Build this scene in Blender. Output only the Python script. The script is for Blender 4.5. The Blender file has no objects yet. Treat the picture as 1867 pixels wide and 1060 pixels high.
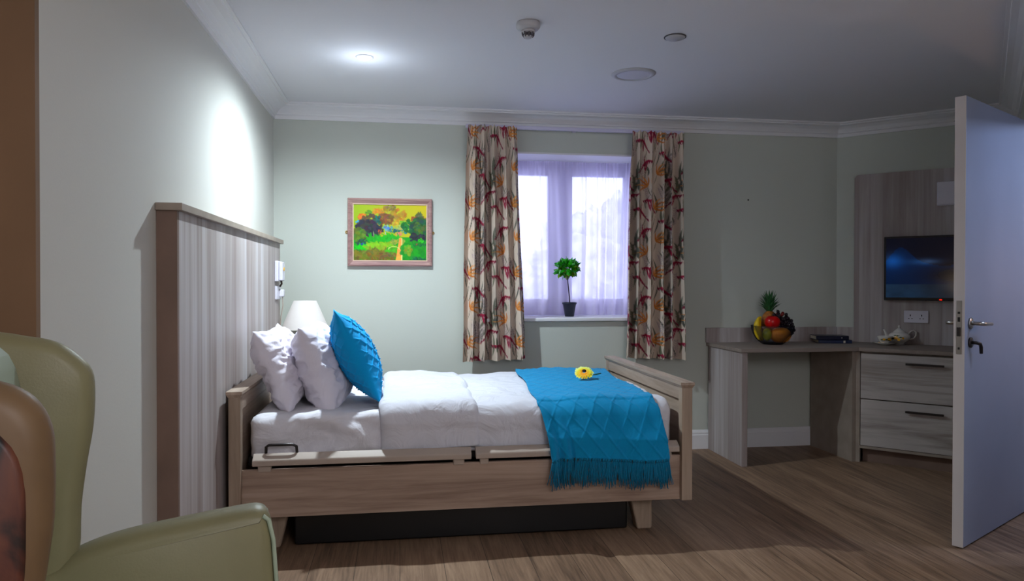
import bpy, bmesh, math, random
import numpy as np
from mathutils import Vector, Matrix, noise
random.seed(7); rng = np.random.RandomState(5)
SC = bpy.context.scene
COL = SC.collection
PI = math.pi

# ------------------------------------------------------------------ materials
def lin(c):
    return tuple(((v/255.0)/12.92 if v/255.0 <= .04045 else ((v/255.0+.055)/1.055)**2.4) for v in c)
def rgba(c): return lin(c)+(1.0,)
def new_mat(name):
    m = bpy.data.materials.new(name); m.use_nodes = True
    nt = m.node_tree; b = nt.nodes['Principled BSDF']
    return m, nt, b
def N(nt, t, **kw):
    n = nt.nodes.new(t)
    for k, v in kw.items(): setattr(n, k, v)
    return n
def plain(name, c, rough=.6, metal=0, bump=0, bscale=60, var=0, vscale=4, spec=.5, coat=0, trans=0, ior=1.45, emit=None, estr=0, sub=0, alpha=1):
    m, nt, b = new_mat(name)
    b.inputs['Base Color'].default_value = rgba(c)
    b.inputs['Roughness'].default_value = rough
    b.inputs['Metallic'].default_value = metal
    b.inputs['Specular IOR Level'].default_value = spec
    b.inputs['Coat Weight'].default_value = coat
    b.inputs['Transmission Weight'].default_value = trans
    b.inputs['IOR'].default_value = ior
    b.inputs['Alpha'].default_value = alpha
    if emit: 
        b.inputs['Emission Color'].default_value = rgba(emit); b.inputs['Emission Strength'].default_value = estr
    tc = N(nt, 'ShaderNodeTexCoord')
    if bump:
        n = N(nt, 'ShaderNodeTexNoise'); n.inputs['Scale'].default_value = bscale; n.inputs['Detail'].default_value = 4
        bp = N(nt, 'ShaderNodeBump'); bp.inputs['Strength'].default_value = bump; bp.inputs['Distance'].default_value = .01
        nt.links.new(tc.outputs['Object'], n.inputs['Vector']); nt.links.new(n.outputs['Fac'], bp.inputs['Height'])
        nt.links.new(bp.outputs['Normal'], b.inputs['Normal'])
    if var:
        n = N(nt, 'ShaderNodeTexNoise'); n.inputs['Scale'].default_value = vscale; n.inputs['Detail'].default_value = 5
        r = N(nt, 'ShaderNodeValToRGB')
        lo = tuple(max(0, v*(1-var)) for v in c); hi = tuple(min(255, v*(1+var)) for v in c)
        r.color_ramp.elements[0].position = .3; r.color_ramp.elements[0].color = rgba(lo)
        r.color_ramp.elements[1].position = .7; r.color_ramp.elements[1].color = rgba(hi)
        nt.links.new(tc.outputs['Object'], n.inputs['Vector']); nt.links.new(n.outputs['Fac'], r.inputs['Fac'])
        nt.links.new(r.outputs['Color'], b.inputs['Base Color'])
    return m
def wood(name, dark, mid, light, grain='z', band='x', bw=.09, rough=.55, gs=1.0, seed=0, contrast=1.0, groove=0, bandamt=.22, swap=None):
    """grain = axis the fibres run along, band = axis across which the boards change tone"""
    m, nt, b = new_mat(name)
    b.inputs['Roughness'].default_value = rough; b.inputs['Specular IOR Level'].default_value = .35
    L = nt.links.new
    tc = N(nt, 'ShaderNodeTexCoord'); sep = N(nt, 'ShaderNodeSeparateXYZ'); L(tc.outputs['Object'], sep.inputs[0])
    ax = {'x': 0, 'y': 1, 'z': 2}
    # board index and random tone
    if band == 'xy':
        add = N(nt, 'ShaderNodeMath', operation='ADD'); L(sep.outputs[0], add.inputs[0]); L(sep.outputs[1], add.inputs[1]); src = add.outputs[0]
    else: src = sep.outputs[ax[band]]
    dv = N(nt, 'ShaderNodeMath', operation='DIVIDE'); L(src, dv.inputs[0]); dv.inputs[1].default_value = bw
    fl = N(nt, 'ShaderNodeMath', operation='FLOOR'); L(dv.outputs[0], fl.inputs[0])
    wn = N(nt, 'ShaderNodeTexWhiteNoise', noise_dimensions='1D')
    ad = N(nt, 'ShaderNodeMath', operation='ADD'); L(fl.outputs[0], ad.inputs[0]); ad.inputs[1].default_value = 13.37+seed; L(ad.outputs[0], wn.inputs['W'])
    # offset of grain per board
    off = N(nt, 'ShaderNodeMath', operation='MULTIPLY'); L(wn.outputs['Value'], off.inputs[0]); off.inputs[1].default_value = 7.0
    sc = [14*gs]*3
    sc[ax[grain]] = 1.1*gs
    mp = N(nt, 'ShaderNodeMapping'); mp.inputs['Scale'].default_value = sc
    L(tc.outputs['Object'], mp.inputs['Vector'])
    va = N(nt, 'ShaderNodeVectorMath', operation='ADD'); cb = N(nt, 'ShaderNodeCombineXYZ')
    for i in range(3): L(off.outputs[0], cb.inputs[i])
    L(mp.outputs[0], va.inputs[0]); L(cb.outputs[0], va.inputs[1])
    n1 = N(nt, 'ShaderNodeTexNoise'); n1.inputs['Scale'].default_value = 1.0; n1.inputs['Detail'].default_value = 6; n1.inputs['Distortion'].default_value = .8; n1.inputs['Roughness'].default_value = .65
    L(va.outputs[0], n1.inputs['Vector'])
    sc2 = [70*gs]*3; sc2[ax[grain]] = 2.5*gs
    mp2 = N(nt, 'ShaderNodeMapping'); mp2.inputs['Scale'].default_value = sc2; L(tc.outputs['Object'], mp2.inputs['Vector'])
    n2 = N(nt, 'ShaderNodeTexNoise'); n2.inputs['Scale'].default_value = 1.0; n2.inputs['Detail'].default_value = 3; L(mp2.outputs[0], n2.inputs['Vector'])
    mx = N(nt, 'ShaderNodeMath', operation='MULTIPLY'); L(n2.outputs['Fac'], mx.inputs[0]); mx.inputs[1].default_value = .35
    a2 = N(nt, 'ShaderNodeMath', operation='MULTIPLY_ADD'); L(n1.outputs['Fac'], a2.inputs[0]); a2.inputs[1].default_value = .75*contrast; L(mx.outputs[0], a2.inputs[2])
    bt = N(nt, 'ShaderNodeMath', operation='MULTIPLY_ADD'); L(wn.outputs['Value'], bt.inputs[0]); bt.inputs[1].default_value = bandamt; L(a2.outputs[0], bt.inputs[2])
    r = N(nt, 'ShaderNodeValToRGB'); e = r.color_ramp.elements
    e[0].position = .42; e[0].color = rgba(dark); e[1].position = .86; e[1].color = rgba(light)
    k = e.new(.62); k.color = rgba(mid)
    L(bt.outputs[0], r.inputs['Fac'])
    col = r.outputs['Color']
    if groove:
        fr = N(nt, 'ShaderNodeMath', operation='FRACT'); L(dv.outputs[0], fr.inputs[0])
        lt = N(nt, 'ShaderNodeMath', operation='LESS_THAN'); L(fr.outputs[0], lt.inputs[0]); lt.inputs[1].default_value = groove
        mxc = N(nt, 'ShaderNodeMix', data_type='RGBA'); L(lt.outputs[0], mxc.inputs['Factor']); L(col, mxc.inputs['A'])
        mxc.inputs['B'].default_value = rgba(tuple(v*.62 for v in dark)); col = mxc.outputs['Result']
    L(col, b.inputs['Base Color'])
    bp = N(nt, 'ShaderNodeBump'); bp.inputs['Strength'].default_value = .12; bp.inputs['Distance'].default_value = .003
    L(a2.outputs[0], bp.inputs['Height']); L(bp.outputs['Normal'], b.inputs['Normal'])
    return m
def vcol_mat(name, rough=.8, trans=0, emit=0, bump=0, spec=.3):
    m, nt, b = new_mat(name); a = N(nt, 'ShaderNodeAttribute'); a.attribute_name = 'Col'
    nt.links.new(a.outputs['Color'], b.inputs['Base Color']); b.inputs['Roughness'].default_value = rough; b.inputs['Specular IOR Level'].default_value = spec
    if emit:
        nt.links.new(a.outputs['Color'], b.inputs['Emission Color']); b.inputs['Emission Strength'].default_value = emit
    if bump:
        tc = N(nt, 'ShaderNodeTexCoord'); n = N(nt, 'ShaderNodeTexNoise'); n.inputs['Scale'].default_value = 400
        bp = N(nt, 'ShaderNodeBump'); bp.inputs['Strength'].default_value = bump; bp.inputs['Distance'].default_value = .002
        nt.links.new(tc.outputs['Object'], n.inputs['Vector']); nt.links.new(n.outputs['Fac'], bp.inputs['Height']); nt.links.new(bp.outputs['Normal'], b.inputs['Normal'])
    return m
def fabric(name, c, rough=.9, wrinkle=.25, wscale=9, weave=.15, sheen=.2, var=.03):
    m, nt, b = new_mat(name); L = nt.links.new
    b.inputs['Base Color'].default_value = rgba(c); b.inputs['Roughness'].default_value = rough
    b.inputs['Sheen Weight'].default_value = sheen; b.inputs['Specular IOR Level'].default_value = .2
    tc = N(nt, 'ShaderNodeTexCoord')
    n1 = N(nt, 'ShaderNodeTexNoise'); n1.inputs['Scale'].default_value = wscale; n1.inputs['Detail'].default_value = 4; n1.inputs['Distortion'].default_value = 1.2
    n2 = N(nt, 'ShaderNodeTexNoise'); n2.inputs['Scale'].default_value = 450
    b1 = N(nt, 'ShaderNodeBump'); b1.inputs['Strength'].default_value = wrinkle; b1.inputs['Distance'].default_value = .03
    b2 = N(nt, 'ShaderNodeBump'); b2.inputs['Strength'].default_value = weave; b2.inputs['Distance'].default_value = .002
    L(tc.outputs['Object'], n1.inputs['Vector']); L(tc.outputs['Object'], n2.inputs['Vector'])
    L(n1.outputs['Fac'], b1.inputs['Height']); L(n2.outputs['Fac'], b2.inputs['Height']); L(b1.outputs['Normal'], b2.inputs['Normal']); L(b2.outputs['Normal'], b.inputs['Normal'])
    return m

M = {}
M['wall'] = plain('wall_paint', (194, 197, 188), .75, bump=.04, bscale=120, spec=.3)
M['wall_side'] = plain('side_wall_paint', (203, 201, 194), .7, bump=.04, bscale=120, spec=.3)
M['brown'] = plain('alcove_dim_warm_tone', (126, 98, 74), .7, var=.06, vscale=2)  # brown puts dim warm light into the alcove wall colour
M['ceil'] = plain('ceiling_paint', (222, 220, 224), .8, bump=.03, bscale=150, spec=.2)
M['trimw'] = plain('white_trim_paint', (225, 223, 225), .5)
M['upvc'] = plain('white_window_plastic', (205, 200, 222), .4)
M['floor'] = wood('floor_planks', (92, 70, 54), (134, 106, 84), (166, 136, 110), 'y', 'x', .185, rough=.5, groove=.012, bandamt=.16, gs=1.6)
M['ash_z'] = wood('grey_ash_upright', (150, 136, 132), (176, 166, 164), (198, 194, 198), 'z', 'xy', .075, gs=.5, contrast=.75, bandamt=.24)
M['ash_x'] = wood('grey_ash_crosswise', (112, 98, 90), (158, 144, 136), (190, 180, 172), 'x', 'z', .3, gs=.7, contrast=1.25, bandamt=.1)
M['ash_diag'] = wood('grey_ash_drawer_front', (100, 88, 82), (146, 135, 128), (182, 173, 168), 'x', 'z', .27, gs=.9, contrast=1.5, bandamt=.12)
M['ash_top'] = wood('grey_ash_worktop', (138, 124, 116), (158, 146, 138), (178, 168, 160), 'x', 'y', .2, contrast=.6, bandamt=.08)
M['edge'] = plain('ash_edge_band', (150, 136, 124), .55, var=.05, vscale=12)
M['panel_edge'] = plain('brown_edge_band', (122, 98, 86), .55, var=.06, vscale=6)
M['bed_x'] = wood('bed_board_lengthwise', (128, 104, 90), (162, 138, 122), (188, 164, 148), 'x', 'z', .5, gs=.8, contrast=1.1, bandamt=.05)
M['bed_y'] = wood('bed_board_crosswise', (138, 118, 102), (168, 148, 132), (190, 172, 154), 'y', 'z', .5, gs=.8, bandamt=.05)
M['bed_z'] = wood('bed_board_upright', (134, 114, 98), (162, 142, 124), (184, 166, 148), 'z', 'xy', .5, gs=.8, bandamt=.05)
M['rail'] = plain('taupe_rail', (170, 154, 142), .5)
M['black'] = plain('black_plastic', (14, 14, 16), .35)
M['dkgrey'] = plain('dark_grey_metal', (60, 56, 56), .35, metal=.7)
M['chrome'] = plain('brushed_steel', (170, 165, 160), .3, metal=1)
M['wplastic'] = plain('white_plastic', (222, 218, 230), .35)
M['sheet'] = fabric('white_sheet', (216, 213, 220), wrinkle=.5, wscale=7)
M['duvet'] = fabric('white_duvet', (210, 209, 218), wrinkle=.6, wscale=7)
M['pillow'] = fabric('white_pillowcase', (226, 220, 232), wrinkle=.3, wscale=8)
M['teal'] = fabric('turquoise_knit', (0, 138, 190), wrinkle=.12, wscale=30, weave=.6, sheen=.1)
M['teal_c'] = fabric('turquoise_cushion_cover', (0, 156, 222), wrinkle=.1, wscale=30, weave=.5, sheen=.1)
M['teal_f'] = fabric('turquoise_yarn', (0, 112, 150), wrinkle=0.05, wscale=30, weave=.4, sheen=.1)
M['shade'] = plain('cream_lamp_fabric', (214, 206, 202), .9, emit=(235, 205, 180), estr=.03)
M['brass'] = plain('brass', (190, 150, 90), .3, metal=1)
M['bronze'] = plain('bronze_lamp_metal', (70, 58, 50), .4, metal=.6)
M['curtain'] = vcol_mat('printed_curtain_cloth', .9, bump=.2)
M['canvas'] = vcol_mat('painted_landscape', .55)
M['screen'] = vcol_mat('tv_screen_colours', .12, emit=.28)  # screen colours set per vertex, weakly emissive
M['frame'] = wood('rosy_wood_frame', (120, 88, 90), (150, 112, 110), (182, 148, 138), 'x', 'z', 1, gs=3)
M['frame_in'] = plain('pale_frame_slip', (205, 175, 150), .5)
M['leaf'] = plain('glossy_green_leaf', (34, 150, 16), .35, var=.35, vscale=25)
M['leaf2'] = plain('yellow_green_leaf', (110, 150, 10), .4, var=.3, vscale=25)
M['stemb'] = plain('brown_stem', (48, 34, 40), .7)
M['pot'] = plain('dark_blue_black_pot', (16, 24, 44), .4)
M['soil'] = plain('dark_soil', (40, 30, 24), .95, bump=.5)
M['green_lea'] = plain('olive_green_leather', (128, 122, 90), .45, bump=.06, bscale=220, var=.04, vscale=5)
M['green_pale'] = plain('pale_green_leather', (160, 172, 150), .5, bump=.06, bscale=220)
M['lea_rim'] = plain('warm_lit_wing_leather', (106, 82, 56), .5, var=.07, vscale=9)  # tan puts warm light into the near wing's leather colour
M['leg_wood'] = plain('dark_chair_leg_wood', (70, 46, 32), .4)
def dim_wing():  # dark blotchy red-brown paints the gloom on the near wing's outer side
    m, nt, b = new_mat('dim_red_brown_wing'); L = nt.links.new
    tc = N(nt, 'ShaderNodeTexCoord'); mp = N(nt, 'ShaderNodeMapping'); mp.inputs['Scale'].default_value = (14, 14, 6); L(tc.outputs['Object'], mp.inputs[0])
    n = N(nt, 'ShaderNodeTexNoise'); n.inputs['Scale'].default_value = 1; n.inputs['Detail'].default_value = 5; n.inputs['Distortion'].default_value = 1.5; L(mp.outputs[0], n.inputs['Vector'])
    r = N(nt, 'ShaderNodeValToRGB'); e = r.color_ramp.elements
    e[0].position = .40; e[0].color = rgba((14, 7, 6)); e[1].position = .75; e[1].color = rgba((112, 62, 38)); k = e.new(.50); k.color = rgba((78, 38, 26))
    L(n.outputs['Fac'], r.inputs['Fac']); L(r.outputs['Color'], b.inputs['Base Color']); b.inputs['Roughness'].default_value = .5
    return m
M['dim_wing'] = dim_wing()
M['door'] = plain('grey_white_door_laminate', (142, 148, 168), .3, spec=.5, var=.02, vscale=3)
M['door_edge'] = plain('door_edge_band', (188, 180, 178), .5)
M['lens'] = plain('lit_lamp_lens', (255, 255, 255), .4, emit=(235, 240, 255), estr=25)
M['panel_lens'] = plain('unlit_panel_diffuser', (196, 194, 206), .6)
M['detector'] = plain('detector_plastic', (176, 174, 178), .45)
M['det_dark'] = plain('detector_grille', (70, 66, 72), .5)
def bowl_glass():
    m = bpy.data.materials.new('smoked_bowl_glass'); m.use_nodes = True; nt = m.node_tree; nt.nodes.clear(); L = nt.links.new
    o = N(nt, 'ShaderNodeOutputMaterial'); t = N(nt, 'ShaderNodeBsdfTransparent'); g = N(nt, 'ShaderNodeBsdfGlossy'); d = N(nt, 'ShaderNodeBsdfDiffuse')
    t.inputs[0].default_value = (.90, .90, .93, 1); g.inputs['Roughness'].default_value = .05; d.inputs[0].default_value = (.01, .01, .02, 1)
    lw = N(nt, 'ShaderNodeLayerWeight'); lw.inputs['Blend'].default_value = .3
    m0 = N(nt, 'ShaderNodeMixShader'); L(lw.outputs['Facing'], m0.inputs[0]); L(t.outputs[0], m0.inputs[1]); L(d.outputs[0], m0.inputs[2])
    m1 = N(nt, 'ShaderNodeMixShader'); m1.inputs[0].default_value = .05; L(m0.outputs[0], m1.inputs[1]); L(g.outputs[0], m1.inputs[2]); L(m1.outputs[0], o.inputs[0]); return m
M['glass_dark'] = bowl_glass()
M['banana'] = plain('banana_skin', (226, 190, 20), .5, var=.1, vscale=20)
M['apple'] = plain('red_apple_skin', (190, 6, 10), .25, var=.15, vscale=18)
M['orange'] = plain('orange_peel', (232, 140, 12), .45, bump=.3, bscale=150)
M['mango'] = plain('green_yellow_fruit_skin', (150, 150, 20), .4, var=.3, vscale=16)
M['grape'] = plain('black_grape_skin', (22, 8, 22), .3)
M['grape_red'] = plain('red_grape_skin', (110, 24, 18), .3)
M['pine'] = plain('pineapple_skin', (150, 90, 28), .6, bump=.8, bscale=60, var=.3, vscale=40)
M['pineleaf'] = plain('pineapple_leaf', (40, 88, 46), .5, var=.2, vscale=15)
M['book'] = plain('navy_book_cover', (12, 14, 40), .35)
M['book2'] = plain('blue_book_cover', (20, 34, 70), .4)
M['paper'] = plain('book_pages', (214, 206, 186), .8)
M['china'] = plain('white_china', (232, 226, 220), .12, coat=.5)
M['gold'] = plain('gold_rim', (200, 150, 60), .25, metal=1)
M['yel'] = plain('painted_yellow_flower', (236, 170, 20), .3)
M['grn'] = plain('painted_green_leaf', (70, 90, 40), .3)
M['pet'] = None
M['led'] = plain('red_led', (255, 20, 10), .4, emit=(255, 20, 5), estr=4)
M['ledw'] = plain('white_led', (200, 225, 255), .4, emit=(200, 225, 255), estr=2)
M['bark'] = plain('tree_bark', (70, 62, 70), .9)
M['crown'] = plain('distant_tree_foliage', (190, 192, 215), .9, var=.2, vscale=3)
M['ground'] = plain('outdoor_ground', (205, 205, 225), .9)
def sheer_mat():
    m = bpy.data.materials.new('sheer_net_cloth'); m.use_nodes = True; nt = m.node_tree; nt.nodes.clear(); L = nt.links.new
    o = N(nt, 'ShaderNodeOutputMaterial'); t = N(nt, 'ShaderNodeBsdfTransparent'); tl = N(nt, 'ShaderNodeBsdfTranslucent'); d = N(nt, 'ShaderNodeBsdfDiffuse')
    t.inputs[0].default_value = (.96, .96, 1, 1); tl.inputs[0].default_value = rgba((232, 226, 248)); d.inputs[0].default_value = rgba((218, 212, 232))
    m1 = N(nt, 'ShaderNodeMixShader'); m1.inputs[0].default_value = .35; L(tl.outputs[0], m1.inputs[1]); L(d.outputs[0], m1.inputs[2])
    # more fabric where the folds are seen edge-on
    lw = N(nt, 'ShaderNodeLayerWeight'); lw.inputs['Blend'].default_value = .35
    mr = N(nt, 'ShaderNodeMapRange'); mr.inputs['From Min'].default_value = 0; mr.inputs['From Max'].default_value = .8; mr.inputs['To Min'].default_value = .68; mr.inputs['To Max'].default_value = .98
    L(lw.outputs['Facing'], mr.inputs['Value'])
    m2 = N(nt, 'ShaderNodeMixShader'); L(mr.outputs[0], m2.inputs[0]); L(t.outputs[0], m2.inputs[1]); L(m1.outputs[0], m2.inputs[2])
    L(m2.outputs[0], o.inputs[0]); return m
M['sheer'] = sheer_mat()
def glass_mat():
    m = bpy.data.materials.new('window_glass'); m.use_nodes = True; nt = m.node_tree; nt.nodes.clear(); L = nt.links.new
    o = N(nt, 'ShaderNodeOutputMaterial'); t = N(nt, 'ShaderNodeBsdfTransparent'); g = N(nt, 'ShaderNodeBsdfGlossy'); g.inputs['Roughness'].default_value = .02
    f = N(nt, 'ShaderNodeMixShader'); f.inputs[0].default_value = .06; L(t.outputs[0], f.inputs[1]); L(g.outputs[0], f.inputs[2]); L(f.outputs[0], o.inputs[0]); return m
M['glass'] = glass_mat()

# ------------------------------------------------------------------ mesh helpers
class MB:
    def __init__(s): s.v = []; s.f = []; s.mi = []
    def add(s, v, f, mi=0):
        o = len(s.v); s.v += [tuple(p) for p in v]; s.f += [tuple(i+o for i in q) for q in f]; s.mi += [mi]*len(f); return s
    def box(s, x0, x1, y0, y1, z0, z1, mi=0, T=None):
        v = [(x0,y0,z0),(x1,y0,z0),(x1,y1,z0),(x0,y1,z0),(x0,y0,z1),(x1,y0,z1),(x1,y1,z1),(x0,y1,z1)]
        if T is not None: v = [tuple(T @ Vector(p)) for p in v]
        return s.add(v, [(0,3,2,1),(4,5,6,7),(0,1,5,4),(1,2,6,5),(2,3,7,6),(3,0,4,7)], mi)
    def prism(s, poly, z0, z1, mi=0, T=None):
        n = len(poly); v = [(x,y,z0) for x,y in poly]+[(x,y,z1) for x,y in poly]
        if T is not None: v = [tuple(T @ Vector(p)) for p in v]
        f = [tuple(range(n-1,-1,-1)), tuple(range(n,2*n))]+[(i,(i+1)%n,n+(i+1)%n,n+i) for i in range(n)]
        return s.add(v, f, mi)
    def lathe(s, prof, c=(0,0,0), n=32, mi=0, T=None):
        v = []; f = []; m = len(prof)
        for i in range(n):
            a = 2*PI*i/n
            for r, z in prof:
                p = (r*math.cos(a), r*math.sin(a), z)
                p = tuple(T @ Vector(p)) if T is not None else (p[0]+c[0], p[1]+c[1], p[2]+c[2])
                v.append(p)
        for i in range(n):
            j = (i+1) % n
            for k in range(m-1): f.append((i*m+k, j*m+k, j*m+k+1, i*m+k+1))
        return s.add(v, f, mi)
    def tube(s, pts, r, n=8, mi=0, cap=True):
        pts = [Vector(p) for p in pts]; m = len(pts); v = []; f = []; up = Vector((0,0,1)); prev = None
        for i, p in enumerate(pts):
            t = (pts[min(i+1,m-1)]-pts[max(i-1,0)]).normalized()
            a = prev if prev is not None else (up if abs(t.z) < .9 else Vector((1,0,0)))
            a = (a - t*a.dot(t)).normalized(); prev = a; b = t.cross(a)
            rr = r[i] if isinstance(r, (list, tuple)) else r
            for k in range(n):
                an = 2*PI*k/n; v.append(tuple(p+a*rr*math.cos(an)+b*rr*math.sin(an)))
        for i in range(m-1):
            for k in range(n):
                l = (k+1) % n; f.append((i*n+k, i*n+l, (i+1)*n+l, (i+1)*n+k))
        if cap: f.append(tuple(range(n-1,-1,-1))); f.append(tuple((m-1)*n+k for k in range(n)))
        return s.add(v, f, mi)
    def sphere(s, c, r, nu=20, nv=12, mi=0, fn=None):
        rx, ry, rz = r if isinstance(r, (tuple, list)) else (r, r, r); v = []; f = []
        for j in range(nv+1):
            ph = -PI/2+PI*j/nv
            for i in range(nu):
                a = 2*PI*i/nu; p = Vector((math.cos(ph)*math.cos(a), math.cos(ph)*math.sin(a), math.sin(ph)))
                if fn: p = fn(p)
                v.append((c[0]+p.x*rx, c[1]+p.y*ry, c[2]+p.z*rz))
        for j in range(nv):
            for i in range(nu): f.append((j*nu+i, j*nu+(i+1)%nu, (j+1)*nu+(i+1)%nu, (j+1)*nu+i))
        return s.add(v, f, mi)
    def grid(s, fn, nu, nv, mi=0, close_u=False):
        v = [fn(i/(nu-1 if not close_u else nu), j/(nv-1)) for i in range(nu) for j in range(nv)]; f = []
        for i in range(nu if close_u else nu-1):
            i2 = (i+1) % nu
            for j in range(nv-1): f.append((i*nv+j, i2*nv+j, i2*nv+j+1, i*nv+j+1))
        return s.add(v, f, mi)
ROOTM = {}
def obj(name, mb, mats, parent=None, smooth=False, bevel=0, subsurf=0, origin=None, local=False, solid=0, seg=2):
    me = bpy.data.meshes.new(name)
    if not isinstance(mats, (list, tuple)): mats = [mats]
    v = mb.v
    if parent is not None and not local:
        Mi = world_of(parent).inverted(); v = [tuple(Mi @ Vector(p)) for p in v]
    elif parent is None and origin is not None and not local:
        v = [(p[0]-origin[0], p[1]-origin[1], p[2]-origin[2]) for p in v]
    me.from_pydata(v, [], mb.f)
    for m in mats: me.materials.append(m)
    me.polygons.foreach_set('material_index', mb.mi)
    me.polygons.foreach_set('use_smooth', [smooth]*len(mb.f))
    me.validate(); me.update()
    bm = bmesh.new(); bm.from_mesh(me); bmesh.ops.recalc_face_normals(bm, faces=bm.faces); bm.to_mesh(me); bm.free()
    o = bpy.data.objects.new(name, me); COL.objects.link(o)
    if parent is not None: o.parent = parent
    elif origin is not None: o.location = origin
    if bevel:
        b = o.modifiers.new('bevel', 'BEVEL'); b.width = bevel; b.segments = seg; b.limit_method = 'ANGLE'
        me.polygons.foreach_set('use_smooth', [True]*len(me.polygons))
        w = o.modifiers.new('wn', 'WEIGHTED_NORMAL'); w.keep_sharp = True
    if solid:
        s = o.modifiers.new('solid', 'SOLIDIFY'); s.thickness = solid; s.offset = 0
    if subsurf:
        s = o.modifiers.new('sub', 'SUBSURF'); s.levels = subsurf; s.render_levels = subsurf
    return o
def world_of(o):
    m = Matrix.LocRotScale(o.location, o.rotation_euler.to_quaternion(), o.scale)
    return world_of(o.parent) @ m if o.parent else m
def tag(o, label, cat, group=None):
    o['label'] = label; o['category'] = cat
    if group: o['group'] = group
    return o
def thing(name, label, cat, loc=(0,0,0), rz=0, group=None):
    o = bpy.data.objects.new(name, None); COL.objects.link(o); o.location = loc; o.rotation_euler = (0,0,rz); o.empty_display_size = .1
    return tag(o, label, cat, group)
def struct(name, mb, mats, parent=None, **kw):
    o = obj(name, mb, mats, parent, **kw)
    if parent is None: o['kind'] = 'structure'
    return o
def fbm(x, y, z, o=3): return noise.fractal(Vector((x, y, z)), 1.0, 2.0, o)

# ------------------------------------------------------------------ room
X0, Y0, HC = -.8186, 4.989, 2.36
B = (3.201, Y0); C = (3.985, 4.205); H = (3.25, 3.38); wd = Vector((.664, .748)).normalized()
def onw(s, off=0): # point on the right wall, s metres towards the camera from the door hinge, off = away from room
    n = Vector((wd.y, -wd.x)); return (H[0]-wd.x*s+n.x*off, H[1]-wd.y*s+n.y*off)
D = onw(1.45)
struct('floor', MB().box(-2.6, 5.6, -2.2, 5.2, -.06, 0), M['floor'])
struct('ceiling', MB().box(-2.6, 5.6, -2.2, 5.6, HC, HC+.06), M['ceil'])
wx0, wx1, wz0, wz1 = .62, 1.80, .93, 2.098
wb = MB().box(-1.6, wx0, Y0, Y0+.45, 0, HC).box(wx1, 4.4, Y0, Y0+.45, 0, HC).box(wx0, wx1, Y0, Y0+.45, 0, wz0).box(wx0, wx1, Y0, Y0+.45, wz1, HC)
struct('wall_back', wb, M['wall'])
struct('wall_left', MB().box(X0-.12, X0, 1.83, Y0+.1, 0, HC), M['wall_side'])
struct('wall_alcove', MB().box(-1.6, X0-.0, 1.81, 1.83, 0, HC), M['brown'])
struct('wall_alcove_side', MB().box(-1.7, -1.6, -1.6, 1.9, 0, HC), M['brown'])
struct('wall_front', MB().box(-1.7, 2.5, -1.7, -1.6, 0, HC), M['wall_side'])
def wallseg(p, q, t, z0=0, z1=HC, side=1):
    p = Vector(p); q = Vector(q); d = (q-p).normalized(); n = Vector((d.y, -d.x))*side
    return [tuple(p), tuple(q), tuple(q+n*t), tuple(p+n*t)], z0, z1
def pw(mb, p, q, t, z0=0, z1=HC, side=1):
    poly, a, b = wallseg(p, q, t, z0, z1, side); return mb.prism(poly, a, b)
struct('wall_diagonal', pw(MB(), B, C, .1, side=-1), M['wall'])
wr = MB(); dz = 2.045
pw(wr, C, onw(-.02), .1, side=-1); pw(wr, onw(.95), D, .1, side=-1); pw(wr, onw(-.02), onw(.95), .1, dz, HC, side=-1)
struct('wall_right', wr, M['wall'])
struct('wall_right_near', MB().box(D[0], D[0]+.1, -1.7, D[1], 0, HC), M['wall_side'])
cw = MB(); pw(cw, onw(-1.3, 1.5), onw(1.0, 1.5), .08); pw(cw, onw(1.0, 1.58), onw(1.0, .1), .08); pw(cw, onw(-1.3, .1), onw(-1.3, 1.5), .08)
struct('wall_corridor', cw, M['wall_side'])
# door frame
jf = MB()
for s0, s1 in ((-.045, -.005), (.93, .97)):
    a = Vector(onw(s0, -.012)); b2 = Vector(onw(s1, -.012)); c2 = Vector(onw(s1, .11)); d2 = Vector(onw(s0, .11)); jf.prism([tuple(a), tuple(b2), tuple(c2), tuple(d2)], 0, dz+.03)
jf.prism([onw(-.045, -.012), onw(.97, -.012), onw(.97, .11), onw(-.045, .11)], dz, dz+.04)
struct('trim_5', jf, M['trimw'])
# cornice and baseboards : swept, mitred
def inset(path, d, closed=False):
    out = []
    for i, p in enumerate(path):
        P = Vector(p)
        a = (P-Vector(path[i-1])).normalized() if i > 0 else None
        b = (Vector(path[i+1])-P).normalized() if i < len(path)-1 else None
        na = Vector((a.y, -a.x)) if a else None; nb = Vector((b.y, -b.x)) if b else None
        if na is None: out.append(P+nb*d)
        elif nb is None: out.append(P+na*d)
        else:
            m = (na+nb).normalized(); out.append(P+m*(d/m.dot(na)))
    return out
def sweep(path, prof):
    res = []; rows = [inset(path, d) for d, z in prof]
    for i in range(len(path)-1):
        mb = MB(); n = len(prof)
        v = [(rows[k][i].x, rows[k][i].y, prof[k][1]) for k in range(n)]+[(rows[k][i+1].x, rows[k][i+1].y, prof[k][1]) for k in range(n)]
        f = [(k, (k+1)%n, n+(k+1)%n, n+k) for k in range(n)]+[tuple(range(n)), tuple(range(2*n-1, n-1, -1))]
        mb.add(v, f); res.append(mb)
    return res
path = [(X0, 1.83), (X0, Y0), B, C, onw(1.45)]
zc = HC
prof = [(-.01, zc+.002), (.115, zc+.002), (.115, zc-.010), (.100, zc-.012), (.097, zc-.020), (.070, zc-.026), (.045, zc-.040), (.028, zc-.058), (.026, zc-.066), (.014, zc-.070), (.012, zc-.093), (-.01, zc-.093)]
for k, mb in enumerate(sweep(path, prof)): struct('trim_%d' % (k+1), mb, M['trimw'])
bprof = [(-.01, 0), (.018, 0), (.018, .10), (.014, .105), (.014, .118), (.006, .135), (-.01, .138)]
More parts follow.
